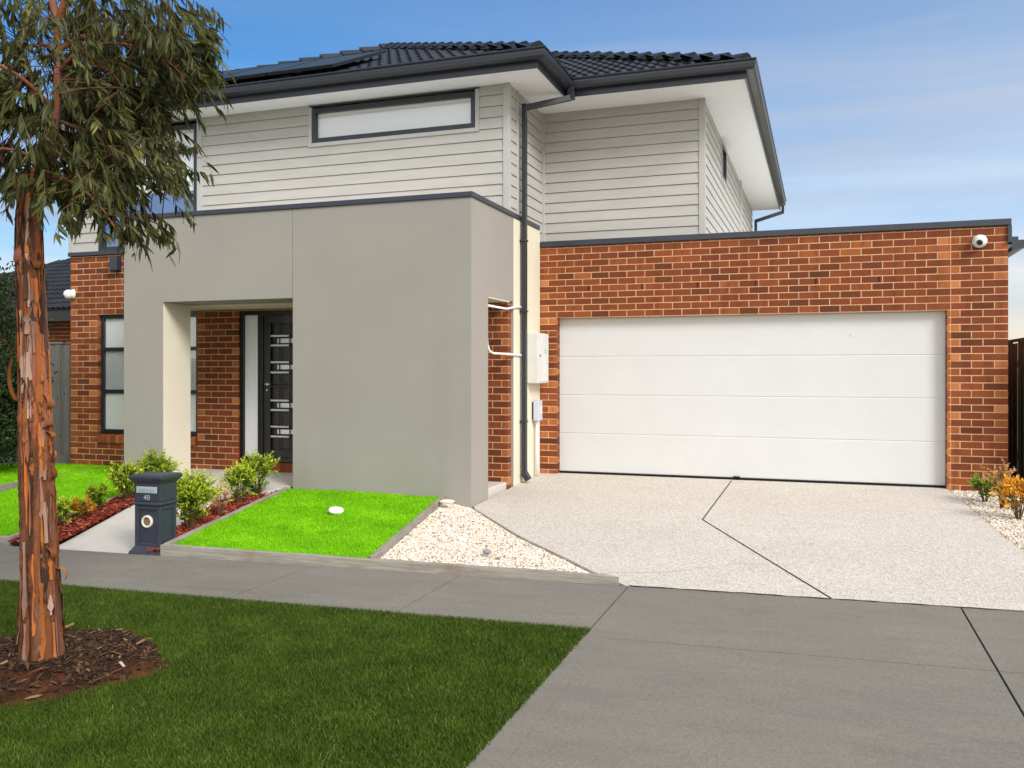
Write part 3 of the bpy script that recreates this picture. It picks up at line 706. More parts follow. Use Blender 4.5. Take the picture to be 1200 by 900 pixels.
# ------------------------------------------------------------------ solar panels on the front slope
def solar(name, label, x0):
    r = empty(name, (x0, 10.09, ZE + PT*.24 + .13)); r.rotation_euler = (R(25),0,0)
    tag(r, label, 'solar panel', 'solar panels on the front roof slope')
    f = MB(); W, Hh = 1.0, 1.64
    f.box(0,W,0,.03,-.02,.022); f.box(0,W,Hh-.03,Hh,-.02,.022); f.box(0,.03,.03,Hh-.03,-.02,.022); f.box(W-.03,W,.03,Hh-.03,-.02,.022)
    f.build('frame', M['black'], r); MB().box(.03,W-.03,.03,Hh-.03,.0,.016).build('cells', M['solar'], r)
    return r
solar('solar_panel', 'dark solar panel nearest the bare roof tiles, at the right end of the row', -6.98)
for k, nm in enumerate(('dark solar panel second from the right end of the roof row', 'dark solar panel in the middle of the roof row', 'dark solar panel beside the gum leaves, leftmost one clear of the tree')):
    solar('solar_panel', nm, -6.98 - 1.02*(k+1))
rl = None

# ------------------------------------------------------------------ things fixed to the house
def sec_cam(loc, rz_, label):
    r = empty('security_camera', loc, rz_); r.scale = (1.3,1.3,1.3); tag(r, label, 'security camera', 'white security cameras on the brickwork')
    MB().lathe([(.058,0),(.060,.012),(.052,.03),(.040,.045)], (0,0,0), (0,-1,0), 28).build('mount', M['white'], r, smooth=True)
    b = MB(); th = np.linspace(-.98, .75, 14); b.lathe([(.056*math.cos(t*1.5), .056*math.sin(t*1.5)) for t in th], (0,-.06,-.004), (-.25,-.9,-.35), 28); b.build('ball', M['white'], r, smooth=True)
    d = np.array((-.25,-.9,-.35)); d /= np.linalg.norm(d)
    MB().lathe([(.026,0),(.024,.010),(.014,.014),(.002,.016)], np.array((0,-.06,-.004)) + d*.047, tuple(d), 24).build('lens', M['black'], r, smooth=True)
sec_cam((1.73, YG-.012, 3.05), 0, 'white ball security camera on the garage brickwork below the parapet cap')
sec_cam((-10.50, 10.318, 2.68), R(-30), 'white ball security camera on the corner of the left brick wall')
mb_ = empty('meter_box', (BX1+.004, 10.98, 1.38)); tag(mb_, 'pale grey electricity meter box on the side wall beside the garage door', 'meter box')
MB().box(0,.15,0,.46,0,.66).build('body', M['meter'], mb_, bevel=.01)
MB().box(.1505,.158,.02,.44,.02,.64).build('door', M['meter'], mb_, bevel=.004)
MB().lathe([(.012,0),(.012,.008),(.006,.01)], (.158,.06,.36), (1,0,0), 12).build('latch', M['rubber'], mb_)
MB().box(.1582,.1592,.27,.33,.39,.45).build('sticker', simple('green_sticker', srgb(120,205,160), .5), mb_)
ib = empty('isolator_box', (BX1+.004, 11.17, .88)); tag(ib, 'small blue grey switch box on the side wall below the meter box', 'switch box')
MB().box(0,.02,.01,.16,.02,.25).build('back_plate', M['char'], ib, bevel=.004); MB().box(.02,.10,.0,.17,.0,.27).build('cover', M['isol'], ib, bevel=.012)
MB().box(.1003,.106,.03,.14,.09,.19).build('switch_plate', M['meter'], ib, bevel=.004)
pp = MB(); pp.tube([(.05,.085,.0),(.05,.085,-.73)], .02, 12); pp.lathe([(.026,0),(.026,.04)],(.05,.085,-.04),(0,0,1),12); pp.build('conduit', M['white'], ib, smooth=True)

# ------------------------------------------------------------------ letterbox
lb = empty('letterbox', (-5.70, 6.53, -.095), R(3)); tag(lb, 'charcoal pillar letterbox numbered 40 with a round newspaper hole', 'letterbox')
def frustum(mb, levels, d=.27):
    """levels: (half_w, half_d, z) rings"""
    v = []
    for w, e, z in levels: v += [(-w,-e,z),(w,-e,z),(w,e,z),(-w,e,z)]
    n = len(levels); f = [(0,3,2,1), tuple(4*(n-1)+i for i in range(4))]
    for i in range(n-1):
        for k in range(4): f.append((4*i+k, 4*i+(k+1) % 4, 4*i+4+(k+1) % 4, 4*i+4+k))
    mb.add(v, f); return mb
frustum(MB(), [(.175,.155,0),(.170,.150,.025),(.150,.13,.045),(.134,.117,.075)]).build('base', M['letter'], lb, bevel=.006)
lo = MB(); frustum(lo, [(.120,.103,.07),(.120,.103,.43)])
# stiles and rails leave a recessed panel on each face
for sx in (-1,1):
    for sy in (-1,1): lo.box(min(sx*.134,sx*.092), max(sx*.134,sx*.092), min(sy*.117,sy*.080), max(sy*.117,sy*.080), .07, .432)
for z0_, z1_ in ((.07,.10),(.395,.4325)):
    for sy in (-1,1): lo.box(-.0925,.0925, min(sy*.1172,sy*.09), max(sy*.1172,sy*.09), z0_, z1_)
    for sx in (-1,1): lo.box(min(sx*.1342,sx*.1), max(sx*.1342,sx*.1), -.0805,.0805, z0_, z1_)
lo.build('lower_body', M['letter'], lb, bevel=.008)
frustum(MB(), [(.134,.117,.433),(.150,.133,.444),(.150,.133,.458),(.138,.121,.470)]).build('belt', M['letter'], lb, bevel=.005)
frustum(MB(), [(.136,.119,.4705),(.137,.120,.632)]).build('upper_body', M['letter'], lb, bevel=.006)
frustum(MB(), [(.140,.123,.6325),(.146,.129,.645),(.168,.151,.672),(.172,.155,.676),(.172,.155,.700),(.160,.143,.710)]).build('cap', M['letter'], lb, bevel=.006)
sl_ = MB(); sl_.box(-.108,.108,-.127,-.1195,.548,.606); so = sl_.build('slot_plate', M['silver'], lb, bevel=.003)
MB().box(-.085,.085,-.1305,-.1275,.558,.590).build('flap', simple('slot_flap', srgb(158,176,184), .35, .5, .05, metal=.2), so, bevel=.002)
cu = bpy.data.curves.new('number', 'FONT'); cu.body = '40'; cu.size = .066; cu.extrude = .0015; cu.align_x = 'CENTER'; cu.space_character = 1.1
no = bpy.data.objects.new('number', cu); COL.objects.link(no); no.parent = lb; no.rotation_euler = (R(90),0,0); no.location = (.0,-.1225,.487); cu.materials.append(M['silver'])
bpy.context.view_layer.update(); nm = bpy.data.meshes.new_from_object(no.evaluated_get(bpy.context.evaluated_depsgraph_get())); n2 = bpy.data.objects.new('house_number', nm); COL.objects.link(n2); n2.parent = lb; n2.rotation_euler = no.rotation_euler; n2.location = no.location; bpy.data.objects.remove(no)
rg = MB(); rg.lathe([(.030,-.06),(.036,-.05),(.036,.012),(.046,.022),(.055,.016),(.057,.0),(.057,-.004)], (-.005,-.104,.292), (0,-1,0), 32); rg.build('newspaper_ring', M['ivory'], lb, smooth=True)
MB().lathe([(.0345,0),(.0345,.003)], (-.005,-.112,.292), (0,-1,0), 24).build('newspaper_hole', simple('painted_tube_shade', srgb(122,104,82), .9, .1, .3, 40), lb)  # flat disc, the shade inside the tube is put into its colour

# ------------------------------------------------------------------ timber edging
def board(label, a, b, w, zfun, h, dep=.12, tipped=False):
    a, b = np.array(a, float), np.array(b, float); mid = (a+b)/2; L = np.linalg.norm(b-a); ang = math.atan2(b[1]-a[1], b[0]-a[0])
    r = MB(); n = max(2, int(L/.25)); t = (b-a)/L; nn = np.array([-t[1], t[0]]); v = []
    for k in range(n+1):
        p = a + (b-a)*k/n; z = float(zfun(*p)) + h - (.03*k/n if tipped else 0) + rng.normal(0,.0015)
        for sd_, zz in ((-.5,z-dep),(.5,z-dep),(.5,z),(-.5,z)):
            q = p + nn*w*sd_; 
            if tipped and k == n and sd_ > 0: q = q - t*.12
            v.append((*(q), zz))
    f = [(0,1,2,3), tuple(4*n+i for i in (3,2,1,0))]
    for k in range(n):
        for i in range(4): f.append((4*k+i, 4*k+4+i, 4*k+4+(i+1) % 4, 4*k+(i+1) % 4))
    c = np.array([mid[0], mid[1], float(zfun(*mid))]); loc = np.array(v) - c; ca_, sa_ = math.cos(-ang), math.sin(-ang)
    loc[:, :2] = loc[:, :2] @ np.array([[ca_, -sa_],[sa_, ca_]]).T
    r.add(loc, f, rng.random()*.5); o = r.build('edging_board', M['sleeper'], None, bevel=.006, recalc=True); o.location = c; o.rotation_euler = (0,0,ang)
    tag(o, label, 'timber edging', 'timber edging boards round the garden beds'); return o
zst = zf_street
board('long grey timber board along the footpath from the letterbox to the driveway', (-5.53,6.412), (-1.40,6.412), .05, zst, .095, .2, True)
board('grey timber board along the footpath in front of the left lawn', (-11.5,6.412), (-7.30,6.412), .05, zst, .085, .2)
zS = lambda x, y: S(x, y, .06)
board('pale timber edging between the red bark bed and the right bright green turf', (-5.52,6.45), (-5.97,9.02), .05, zS, .035)
board('grey timber edging between the bright green turf and the white pebbles', (-3.46,6.45), (-3.95,9.02), .045, zS, .035)
board('thin timber edging between the left turf and the red bark bed', (-7.34,6.45), (-7.86,8.98), .035, zS, .025)

# ------------------------------------------------------------------ turf, lawn, pebbles, bark
def blades(mb, P, z, h, w, lean=.5, tint=None):
    n = len(P); a = rng.random(n)*2*np.pi; hh = h*rng.uniform(.65,1.25,n); ww = w*rng.uniform(.7,1.2,n); ln = rng.uniform(.1,lean,n)*hh
    ax, ay = np.cos(a), np.sin(a); b = rng.random(n)*2*np.pi; lx, ly = np.cos(b)*ln, np.sin(b)*ln
    B = np.column_stack([P, z]); V = np.zeros((n,5,3)); s_ = np.column_stack([ax*ww/2, ay*ww/2, np.zeros(n)])
    midp = B + np.column_stack([lx*.35, ly*.35, hh*.55]); tip = B + np.column_stack([lx, ly, hh])
    V[:,0] = B - s_; V[:,1] = B + s_; V[:,2] = midp + s_*.8; V[:,3] = midp - s_*.8; V[:,4] = tip
    fl = np.array([0,1,2,3,3,2,4]); L = (fl[None]+(np.arange(n)*5)[:,None]).ravel() + mb.n
    mb.V.append(V.reshape(-1,3)); mb.L.append(L.astype(np.int32)); mb.N.append(np.tile(np.array([4,3],np.int32), n)); t = rng.random(n) if tint is None else tint
    mb.T.append(np.repeat(t,2)); mb.M.append(np.zeros(2*n,np.int32)); mb.n += 5*n
# nature strip lawn (clear of the round tree bed)
TBX, TBY = -4.08, 3.70
def bed_r(x, y):
    a = np.arctan2(y-TBY, x-TBX); return .66 + .035*np.sin(3*a+1) + .03*np.sin(5*a+.4) + .02*np.sin(9*a)
lawn = MB()
near = [(-6.9,1.6),(-1.335,1.6),(-1.335,5.225),(-9.5,5.225)]
Q = np.vstack([sample_poly([(-4.6,2.3),(-1.32,2.3),(-1.32,5.243),(-8.0,5.243)], 360000), sample_poly([(-12,-.9),(-1.335,-.9),(-1.335,5.225),(-12,5.225)], 60000)])
d = np.hypot(Q[:,0]-TBX, Q[:,1]-TBY); br_ = bed_r(Q[:,0], Q[:,1]); Q = Q[d > br_ + rng.normal(0,.03,len(Q))]
clump = .5 + .5*np.sin(Q[:,0]*7.1+np.sin(Q[:,1]*5.3)*2)*np.sin(Q[:,1]*8.7+np.sin(Q[:,0]*4.1)*2)
tn = np.clip(rng.beta(2.2,2.6,len(Q))*.85 + (clump-.5)*.22, 0, .92); tn = np.where(rng.random(len(Q)) < .02, rng.uniform(.93,1,len(Q)), tn)
blades(lawn, Q, .016*Q[:,0] - .005, .025, .0040, 1.0, tn)
lawn.ruled(np.linspace(-1.28,5.226,22), lambda y: -14, lambda y: -1.335, lambda x, y: zf_street(x, y)-.006, 40, tint=.15)
tag(lawn.build('lawn_grass', M['grass']), 'dark green mown lawn between the footpath and the camera', 'lawn', kind='stuff')
# tree bed
tb = MB(); nr, na = 12, 64; v = [(TBX,TBY,zf_street(TBX,TBY)+.05)]
for i in range(1,nr+1):
    for k in range(na):
        a = 2*np.pi*k/na; q = i/nr; x0, y0 = TBX+math.cos(a), TBY+math.sin(a); rr = float(bed_r(x0,y0))*1.08*q
        x, y = TBX+rr*math.cos(a), TBY+rr*math.sin(a); v.append((x, y, zf_street(x,y) + .045*(1-q**2) + .004 + (rng.normal(0,.005) if i < nr else -.006)))
f = [(0,1+k,1+(k+1) % na) for k in range(na)] + [(1+(i-1)*na+k, 1+i*na+k, 1+i*na+(k+1) % na, 1+(i-1)*na+(k+1) % na) for i in range(1,nr) for k in range(na)]
tb.add(v, f); tag(tb.build('tree_bed_soil', M['soilred'], smooth=True), kind='structure')
chipv = np.array([(-.5,-.5,0),(.5,-.4,.1),(.55,.45,0),(-.45,.5,-.1),(-.5,-.5,.7),(.5,-.4,.8),(.55,.45,.7),(-.45,.5,.6)]); chipf = [(0,3,2,1),(4,5,6,7),(0,1,5,4),(1,2,6,5),(2,3,7,6),(3,0,4,7)]
def chips(mb, P, z, size, tint):
    n = len(P); Rm = rotz(rng.random(n)*2*np.pi); ax = rng.normal(0,.35,(n,2)); 
    tilt = frame_from(np.column_stack([ax, np.ones(n)])); Sx = np.zeros((n,3,3)); s_ = size*rng.uniform(.5,1.5,n)
    Sx[:,0,0] = s_; Sx[:,1,1] = s_*rng.uniform(.18,.45,n); Sx[:,2,2] = s_*rng.uniform(.08,.2,n)
    mb.inst(chipv, chipf, tilt @ Rm @ Sx, np.column_stack([P, z]), tint)
tc = MB(); a = rng.random(8000)*2*np.pi; q = np.sqrt(rng.random(8000)); x = TBX+np.cos(a); y = TBY+np.sin(a); rr = bed_r(x,y)*q*.99; P = np.column_stack([TBX+rr*np.cos(a), TBY+rr*np.sin(a)])
loc_a = (P[:,0]-TBX)*.94+(P[:,1]-TBY)*.33; loc_b = -(P[:,0]-TBX)*.33+(P[:,1]-TBY)*.94
bare = ((loc_a+.05)/.55)**2 + ((loc_b+.40)/.22)**2 < 1
P = P[~bare | (rng.random(len(P)) < .12)]; q2 = np.hypot(P[:,0]-TBX,P[:,1]-TBY)/.66
chips(tc, P, .016*P[:,0] + .045*(1-q2**2) + .006 + rng.random(len(P))*.012, .028, rng.beta(1.6,2.4,len(P))*.98)
Pl = P[rng.random(len(P)) < .004]; chips(tc, Pl, .016*Pl[:,0]+.05, .038, rng.uniform(.9,1,len(Pl)))
nl = 260; al = rng.random(nl)*6.28; ql = np.sqrt(rng.random(nl))*.98; Lp = np.column_stack([TBX+np.cos(al)*.66*ql, TBY+np.sin(al)*.66*ql])
lit = np.array([(-.5,-.05,0),(-.2,-.10,.04),(.2,-.08,.05),(.5,0,.0),(.2,.08,.05),(-.2,.09,.04)]); Sl = np.zeros((nl,3,3)); sl2 = rng.uniform(.03,.11,nl)
Sl[:,0,0] = sl2; Sl[:,1,1] = sl2*rng.uniform(.25,1.1,nl); Sl[:,2,2] = sl2
tc.inst(lit, [(0,1,2,3,4,5)], frame_from(np.column_stack([rng.normal(0,.3,(nl,2)), np.ones(nl)])) @ rotz(rng.random(nl)*6.28) @ Sl, np.column_stack([Lp, .016*Lp[:,0]+.045*(1-ql**2)+.022]), rng.uniform(.55,.93,nl))
tag(tc.build('tree_mulch', M['dchip']), 'dark bark mulch and leaf litter in the round bed under the gum tree', 'mulch', kind='stuff')

# artificial turf
EL = lin([(-7.36,6.44),(-7.88,9.0)]); ER = lin([(-5.49,6.44),(-5.94,9.03)]); EG = lin([(-3.49,6.44),(-3.98,9.03)])
def turf(polyL, polyR, Ys, poly, n, label, zl=.0):
    t = MB(); zz = lambda x, y: float(S(x,y,.06)) + .008 + .008*math.sin(x*3.1+y*2.3)*math.sin(y*4.2-x)
    t.ruled(Ys, polyL, polyR, zz, 24, tint=.35); P = sample_poly(poly, n); z = S(P[:,0],P[:,1],.06) + .004 + .008*np.sin(P[:,0]*3.1+P[:,1]*2.3)*np.sin(P[:,1]*4.2-P[:,0])
    fold_shade = np.sin((P[:,1]*.9+P[:,0]*.35)*9)*.12  # bands in the blade tone stand for fold shadows
    blades(t, P, z, .022, .006, 1.0, np.clip(rng.beta(2,2,n)+fold_shade,0,1)); return tag(t.build('artificial_turf', M['turf']), label, 'artificial turf', kind='stuff')
turf(ER, EG, np.linspace(6.437,9.03,16), [(-5.49,6.44),(-3.49,6.44),(-3.98,9.03),(-5.94,9.03)], 60000, 'bright green artificial turf in front of the grey rendered wall')
LT = lambda y: EL(min(y,9.0))
turf(lambda y: -11.6, lambda y: EL(y) if y < 9.02 else -8.38, np.concatenate([np.linspace(6.437,9.0,12), [9.05,9.6,10.33]]), [(-11.5,6.44),(-7.38,6.44),(-7.9,9.0),(-8.38,9.05),(-8.38,10.31),(-11.5,10.31)], 80000, 'bright green artificial turf in front of the left brick wall')
# fill strips of soil under beds
ico = None
def icosphere():
    import bmesh
    b = bmesh.new(); bmesh.ops.create_icosphere(b, subdivisions=1, radius=1); v = np.array([p.co[:] for p in b.verts]); f = [tuple(x.index for x in q.verts) for q in b.faces]; b.free(); return v, f
iv_, if_ = icosphere()
def pebbles(mb, P, zfun, size, tint=None):
    n = len(P); s_ = size*rng.lognormal(0,.28,n); Sx = np.zeros((n,3,3)); Sx[:,0,0] = s_*rng.uniform(.8,1.35,n); Sx[:,1,1] = s_*rng.uniform(.65,1,n); Sx[:,2,2] = s_*rng.uniform(.4,.75,n)
    tilt = frame_from(np.column_stack([rng.normal(0,.5,(n,2)), np.ones(n)])); jit = iv_*rng.uniform(.86,1.14,(len(iv_),1))
    mb.inst(jit, if_, tilt @ rotz(rng.random(n)*6.28) @ Sx, np.column_stack([P, zfun(P[:,0],P[:,1]) + rng.random(n)*size*.9]), rng.random(n) if tint is None else tint)
GL = EG; 
def gz_(x, y):
    y = np.asarray(y, float); xl = np.interp(y,[6.44,9.03],[-3.49,-3.98]); xr = np.interp(y,[6.388,6.74,7.2,7.78,8.45,9.0],[-1.35,-1.69,-2.09,-2.63,-3.15,-3.58])
    q = np.clip((x-xl)/np.maximum(xr-xl,.05),0,1); return (1-q)*(S(xl,y,.06)-.015) + q*(Dz(xr,y)-.004)
gpoly = [(-3.44,6.45),(-1.47,6.45),(-1.72,6.74),(-2.12,7.2),(-2.66,7.78),(-3.18,8.45),(-3.62,9.0),(-3.93,9.02)]
gv = MB(); gv.ruled(np.linspace(6.437,9.03,12), EG, lambda y: DL(y)-.01, lambda x, y: float(gz_(x,y))-.016, 8, tint=.25)
P = sample_poly(gpoly, 15000); edge = np.array([max(0., p[0]-DL(p[1])+.45)/.45 for p in P])
pebbles(gv, P, lambda x, y: gz_(x,y)-.018, .0085)
tag(gv.build('gravel', M['pebble']), 'white and tan pebbles between the turf and the driveway', 'gravel', kind='stuff')
gv = MB(); gv.ruled(np.linspace(6.437,11.6,14), lambda y: DR(y)+.01, lambda y: 2.36, lambda x, y: float(Dz(x,y))-.01, 6, tint=.25)
P = sample_poly([(1.84,6.45),(2.36,6.45),(2.36,11.54),(1.42,11.5),(1.46,10.55),(1.51,9.16),(1.58,8.1),(1.68,7.2)], 12000); pebbles(gv, P, lambda x, y: Dz(x,y)-.008, .0092)
tag(gv.build('gravel', M['pebble']), 'white pebbles between the driveway and the right boundary fence', 'gravel', kind='stuff')
def mulch(L_, R_, y0, y1, n, label):
    mb = MB(); mb.ruled(np.linspace(y0,y1,12), L_, R_, lambda x, y: float(S(x,y,.03)) - .01, 6, tint=.05)
    yy = y0 + rng.random(n)*(y1-y0); q = rng.random(n); P = np.array([(L_(a)*(1-b)+R_(a)*b, a) for a, b in zip(yy, q)])
    chips(mb, P, S(P[:,0],P[:,1],.03) + .002 + rng.random(n)*.022, .05, rng.random(n)); return tag(mb.build('bark_mulch', M['chip']), label, 'bark mulch', kind='stuff')
mulch(lambda y: EL(y)+.03, lambda y: PL(y)-.005, 6.40, 8.95, 3000, 'red bark mulch between the left turf and the garden path')
mulch(lambda y: PR(min(y,8.66))+.005 if y < 8.67 else -5.965, lambda y: lin([(-5.55,6.40),(-5.99,9.02)])(y), 6.395, 8.98, 2600, 'red bark mulch between the garden path and the right turf')

# small things lying on the beds
dc = MB(); dc.lathe([(.052,0),(.058,.012),(.05,.03),(.028,.034)], (0,0,0), (.12,-.1,1), 20); dc.V = [q*1.4 for q in dc.V]; o = dc.build('drain_cap', M['white'], smooth=True, loc=(-4.69,7.97,.10)); tag(o, 'small white plastic cap sitting on the bright green turf', 'drain cap')
def rock(loc, s_, mat, label, cat):
    import bmesh
    b = bmesh.new(); bmesh.ops.create_icosphere(b, subdivisions=3, radius=1)
    v = np.array([p.co[:] for p in b.verts]); f = [tuple(x.index for x in q.verts) for q in b.faces]; b.free()
    v = v * (1 + .12*np.sin(v[:,[0]]*4+1)*np.cos(v[:,[1]]*5)) * np.array(s_); tag(MB().add(v, f).build('stone', mat, smooth=True, loc=loc), label, cat)
rock((-2.65,6.95,.03), (.036,.03,.022), M['stone'], 'grey stone lying alone in the white pebbles', 'stone')
rock((-3.78,8.72,.15), (.085,.06,.022), M['ivory'], 'flat pale stone at the back of the pebbles near the grey wall', 'stone')

# ------------------------------------------------------------------ plants
def leaf_tpl(l=1., w=.34):
    v = [(0,0,0),(-w*.5,.03,l*.35),(0,-.05*l,l*.38),(w*.5,.03,l*.35),(-w*.38,.02,l*.7),(0,-.04*l,l*.72),(w*.38,.02,l*.7),(0,.06*l,l)]
    return np.array(v), [(0,2,1),(0,3,2),(1,2,5,4),(2,3,6,5),(4,5,7),(5,6,7)]
lv, lf = leaf_tpl()
def shrub(name, label, loc, h, r, n, mat, cat='shrub', ls=.035, w_top=1., lime=.5, stems=9, group=None, sparse=False, ww=1.):
    root = empty(name, loc); tag(root, label, cat, group)
    st = MB(); lvm = MB(); tips = []
    for k in range(stems):
        a = k*2.4 + rng.random(); q = math.sqrt((k+.5)/stems); top = np.array([math.cos(a)*r*q*w_top, math.sin(a)*r*q*w_top, h*(1-.30*q*q)*rng.uniform(.88,1.03)])
        mid = np.array([top[0]*.55, top[1]*.55, top[2]*.5]); pts = [np.array([math.cos(a)*.01,math.sin(a)*.01,-.02]), mid, top]; st.tube(pts, [.007,.005,.0025], 5)
        tips.append((mid, top))
    D, P, T = [], [], []
    per = int(n*2.3) // stems
    for mid, top in tips:
        nb = max(3, per // 12)
        for b in range(nb):
            q = rng.random()**.7; base = mid*(1-q) + top*q if q > .25 else mid*(q*3+.25)
            out = np.array([base[0], base[1], 0]); out = out/(np.linalg.norm(out)+1e-6)
            dr = out*rng.uniform(.1,.9) + rng.normal(0,.45,3) + np.array([0,0,rng.uniform(.35,1.1)]); dr /= np.linalg.norm(dr); tl_ = rng.uniform(.05,.13)*(h/.45+.3)
            for i in range(12):
                f_ = i/11; p = base + dr*tl_*f_; sp = rng.normal(0,1,3); sp -= dr*(sp@dr); sp /= np.linalg.norm(sp)+1e-6
                D.append(dr*(.35+.7*f_) + sp*.75); P.append(p); T.append(np.clip(.16 + .24*rng.random() + (lime*(f_**1.3)*rng.uniform(.5,1.3)),0,1))
    D, P, T = np.array(D), np.array(P), np.array(T); P[:,2] = np.maximum(P[:,2], .015)
    sc = ls*1.12*rng.uniform(.6,1.2,len(P)); F = frame_from(D, rng.random(len(P))*6.28)*sc[:,None,None]; F[:,:,0] *= ww*1.25
    lvm.inst(lv, lf, F, P, T); st.build('stems', M['stem'], root); lvm.build('leaves', mat, root)
    return root
sg = 'young shrubs in the bark beds beside the path'
zb = lambda x, y: float(S(x,y,.03))
def shr(x, y, label, h, r, n, mat=None, **k): return shrub('shrub', label, (x,y,zb(x,y)), h, r, n, mat or M['shrub'], group=sg, **k)
shr(-5.80,7.12,'full rounded lime green shrub right behind the letterbox',.50,.17,2000, lime=.75, stems=22)
shr(-6.05,8.22,'lime tipped shrub with upright shoots, nearer of the pair before the front door',.38,.13,800, lime=.7, stems=10)
shr(-6.10,8.62,'dark green bushy shrub, further of the pair before the front door',.44,.16,1000, lime=.6, stems=13)
shr(-7.48,8.10,'bright green bush at the pier corner, partly hidden by the letterbox cap',.40,.15,1100, lime=.65, stems=14)
shr(-7.36,8.44,'leafy green bush in front of the cream pier side, tallest behind the letterbox',.46,.16,1100, lime=.55, stems=14)
shr(-7.46,7.66,'small dark upright shrub with lime top beside the left timber edging',.25,.075,420, lime=.5, stems=8)
shr(-7.32,7.26,'low spreading shrub with reddish yellow tips in the left bark bed',.19,.11,420, M['amber'], lime=.35, stems=9)
shr(-7.26,6.98,'thin lime green shrub close behind the gum trunk',.26,.06,260, lime=.9, stems=6)
shr(-5.88,7.66,'dried tan shrub in the bark bed beside the path',.30,.10,230, M['dryleaf'], lime=.7, stems=9, ls=.026)
rg_ = 'small plants in the pebbles by the garage corner'
zd = lambda x, y: float(Dz(x,y))
shrub('plant', 'small dark green plant in pebbles against the garage brick corner', (1.66,10.72,zd(1.66,10.72)), .26, .11, 420, M['shrub'], 'plant', lime=.45, group=rg_)
shrub('plant', 'dried brown upright plant in pebbles beside the garage brick corner', (1.76,10.35,zd(1.76,10.35)), .44, .10, 260, M['dryleaf'], 'plant', lime=.7, stems=8, ls=.03, group=rg_)
shrub('plant', 'amber leaved plant in pebbles at the right edge beside the fence', (1.80,9.75,zd(1.80,9.75)), .36, .13, 380, M['amber'], 'plant', lime=.85, stems=10, ls=.045, group=rg_)
# tall dark bush at the left boundary
def big_bush(loc, h, rx, ry, n, label):
    root = empty('bush', loc); tag(root, label, 'bush'); st = MB(); lm = MB()
    C_ = []
    for k in range(46):
        z = rng.uniform(.12,1)*h; q = math.sqrt(rng.random())*(.6+.4*math.sin(min(1,z/h*1.15)*math.pi)); a = rng.random()*6.28; p = np.array([math.cos(a)*rx*q, math.sin(a)*ry*q, z]); C_.append(p)
        st.tube([(0,0,0), p*np.array([.4,.4,.5]), p], [.02,.012,.004], 5)
    C_ = np.array(C_); idx = rng.integers(0,len(C_),n); P = C_[idx] + rng.normal(0,1,(n,3))*np.array([.15,.15,.15]); P[:,2] = np.abs(P[:,2])+.01
    D = rng.normal(0,.8,(n,3)) + np.array([0,0,.3]) + (P-np.array([0,0,h*.5]))*.6
    lm.inst(lv, lf, frame_from(D, rng.random(n)*6.28)*(.075*rng.uniform(.6,1.2,n))[:,None,None], P, rng.beta(1.6,2.6,n)); st.build('stems', M['stem'], root); lm.build('leaves', M['hedge'], root)
big_bush((-10.75,8.95,.05), 2.75, .48, .80, 24000, 'tall dark leafy bush at the left boundary behind the gum trunk')
hk = MB(); hk.box(-.03,.03,-1.2,1.2,-.1,.06); o = hk.build('edging_board', M['sleeper'], bevel=.006, loc=(-9.5,8.6,.10)); o.rotation_euler = (0,0,R(8)); tag(o, 'dark edging strip at the foot of the tall left bush', 'timber edging', 'timber edging boards round the garden beds')

# ------------------------------------------------------------------ fences and the neighbour
def fence(loc, rz_, L, h, mat, label):
    r = empty('paling_fence', loc, rz_); tag(r, label, 'fence'); p = MB(); x = 0
    while x < L:
        w = rng.uniform(.095,.105); hh = h + rng.normal(0,.008); dy = rng.normal(0,.003) + (.012 if int(x/.1) % 2 else 0); p.box(x, x+w+.006, dy, dy+.014, .06, hh, rng.random()); x += w
    p.build('palings', mat, r)
    q = MB(); q.box(0,L,-.01,.06,h+.012,h+.045); q.box(0,L,.03,.075,h*.85-.04,h*.85+.04); q.box(0,L,.03,.075,.35,.43); q.box(0,L,-.006,.02,-.1,.058); q.build('rails', mat, r)
    for k in range(int(L/2.4)+1): MB().box(k*2.4-.05,k*2.4+.05,.075,.15,-.3,h-.05).build('post', mat, r)
fence((-12.2,11.2,.12), 0, 1.62, 1.85, M['paling'], 'grey weathered paling fence between the left brick wall and the bush')
fence((2.36,16.8,.05), R(-90), 5.7, 1.86, M['paling2'], 'dark brown paling fence along the right boundary beside the garage')
fence((-12.3,5.0,.0), R(90), 6.2, 1.75, M['paling'], 'grey paling side fence behind the tall left bush')
nb = empty('neighbour_house', (-17.5,18,0)); tag(nb, 'single-storey brick house with dark tiled roof beyond the left fence', 'house')
# brick facing with its own courses
bw = MB(); 
def plain_bricks(mb, mt, x0, x1, y, z0, z1):
    z = z0; k = 0
    while z < z1:
        e = x0 + (.12 if k % 2 else 0)
        while e < x1:
            mb.box(e+.005, min(e+.235,x1), y-.009, y+.05, z+.01, min(z+.0857,z1), float(np.clip(rng.normal(.3,.15),0,1))); e += .24
        z += .0857; k += 1
    mt.box(x0, x1, y+.0, y+.2, z0, z1)
mt_ = MB(); plain_bricks(bw, mt_, -4, 5.2, -2.8, 0, 2.6); w_ = bw.build('brick_wall', M['brick'], nb); mt_.box(-4,5.2,-2.59,6,0,2.6); mt_.build('mortar', M['mortar'], w_)
ns = MB(); ns.box(-4.5,5.6,-3.3,6.5,2.60,2.66); ns.box(-4.5,5.7,-3.36,-3.3,2.60,2.86); ns.box(5.6,5.7,-3.3,6.5,2.60,2.86); ns.build('eaves', M['black'], nb)
nr_ = MB(); 
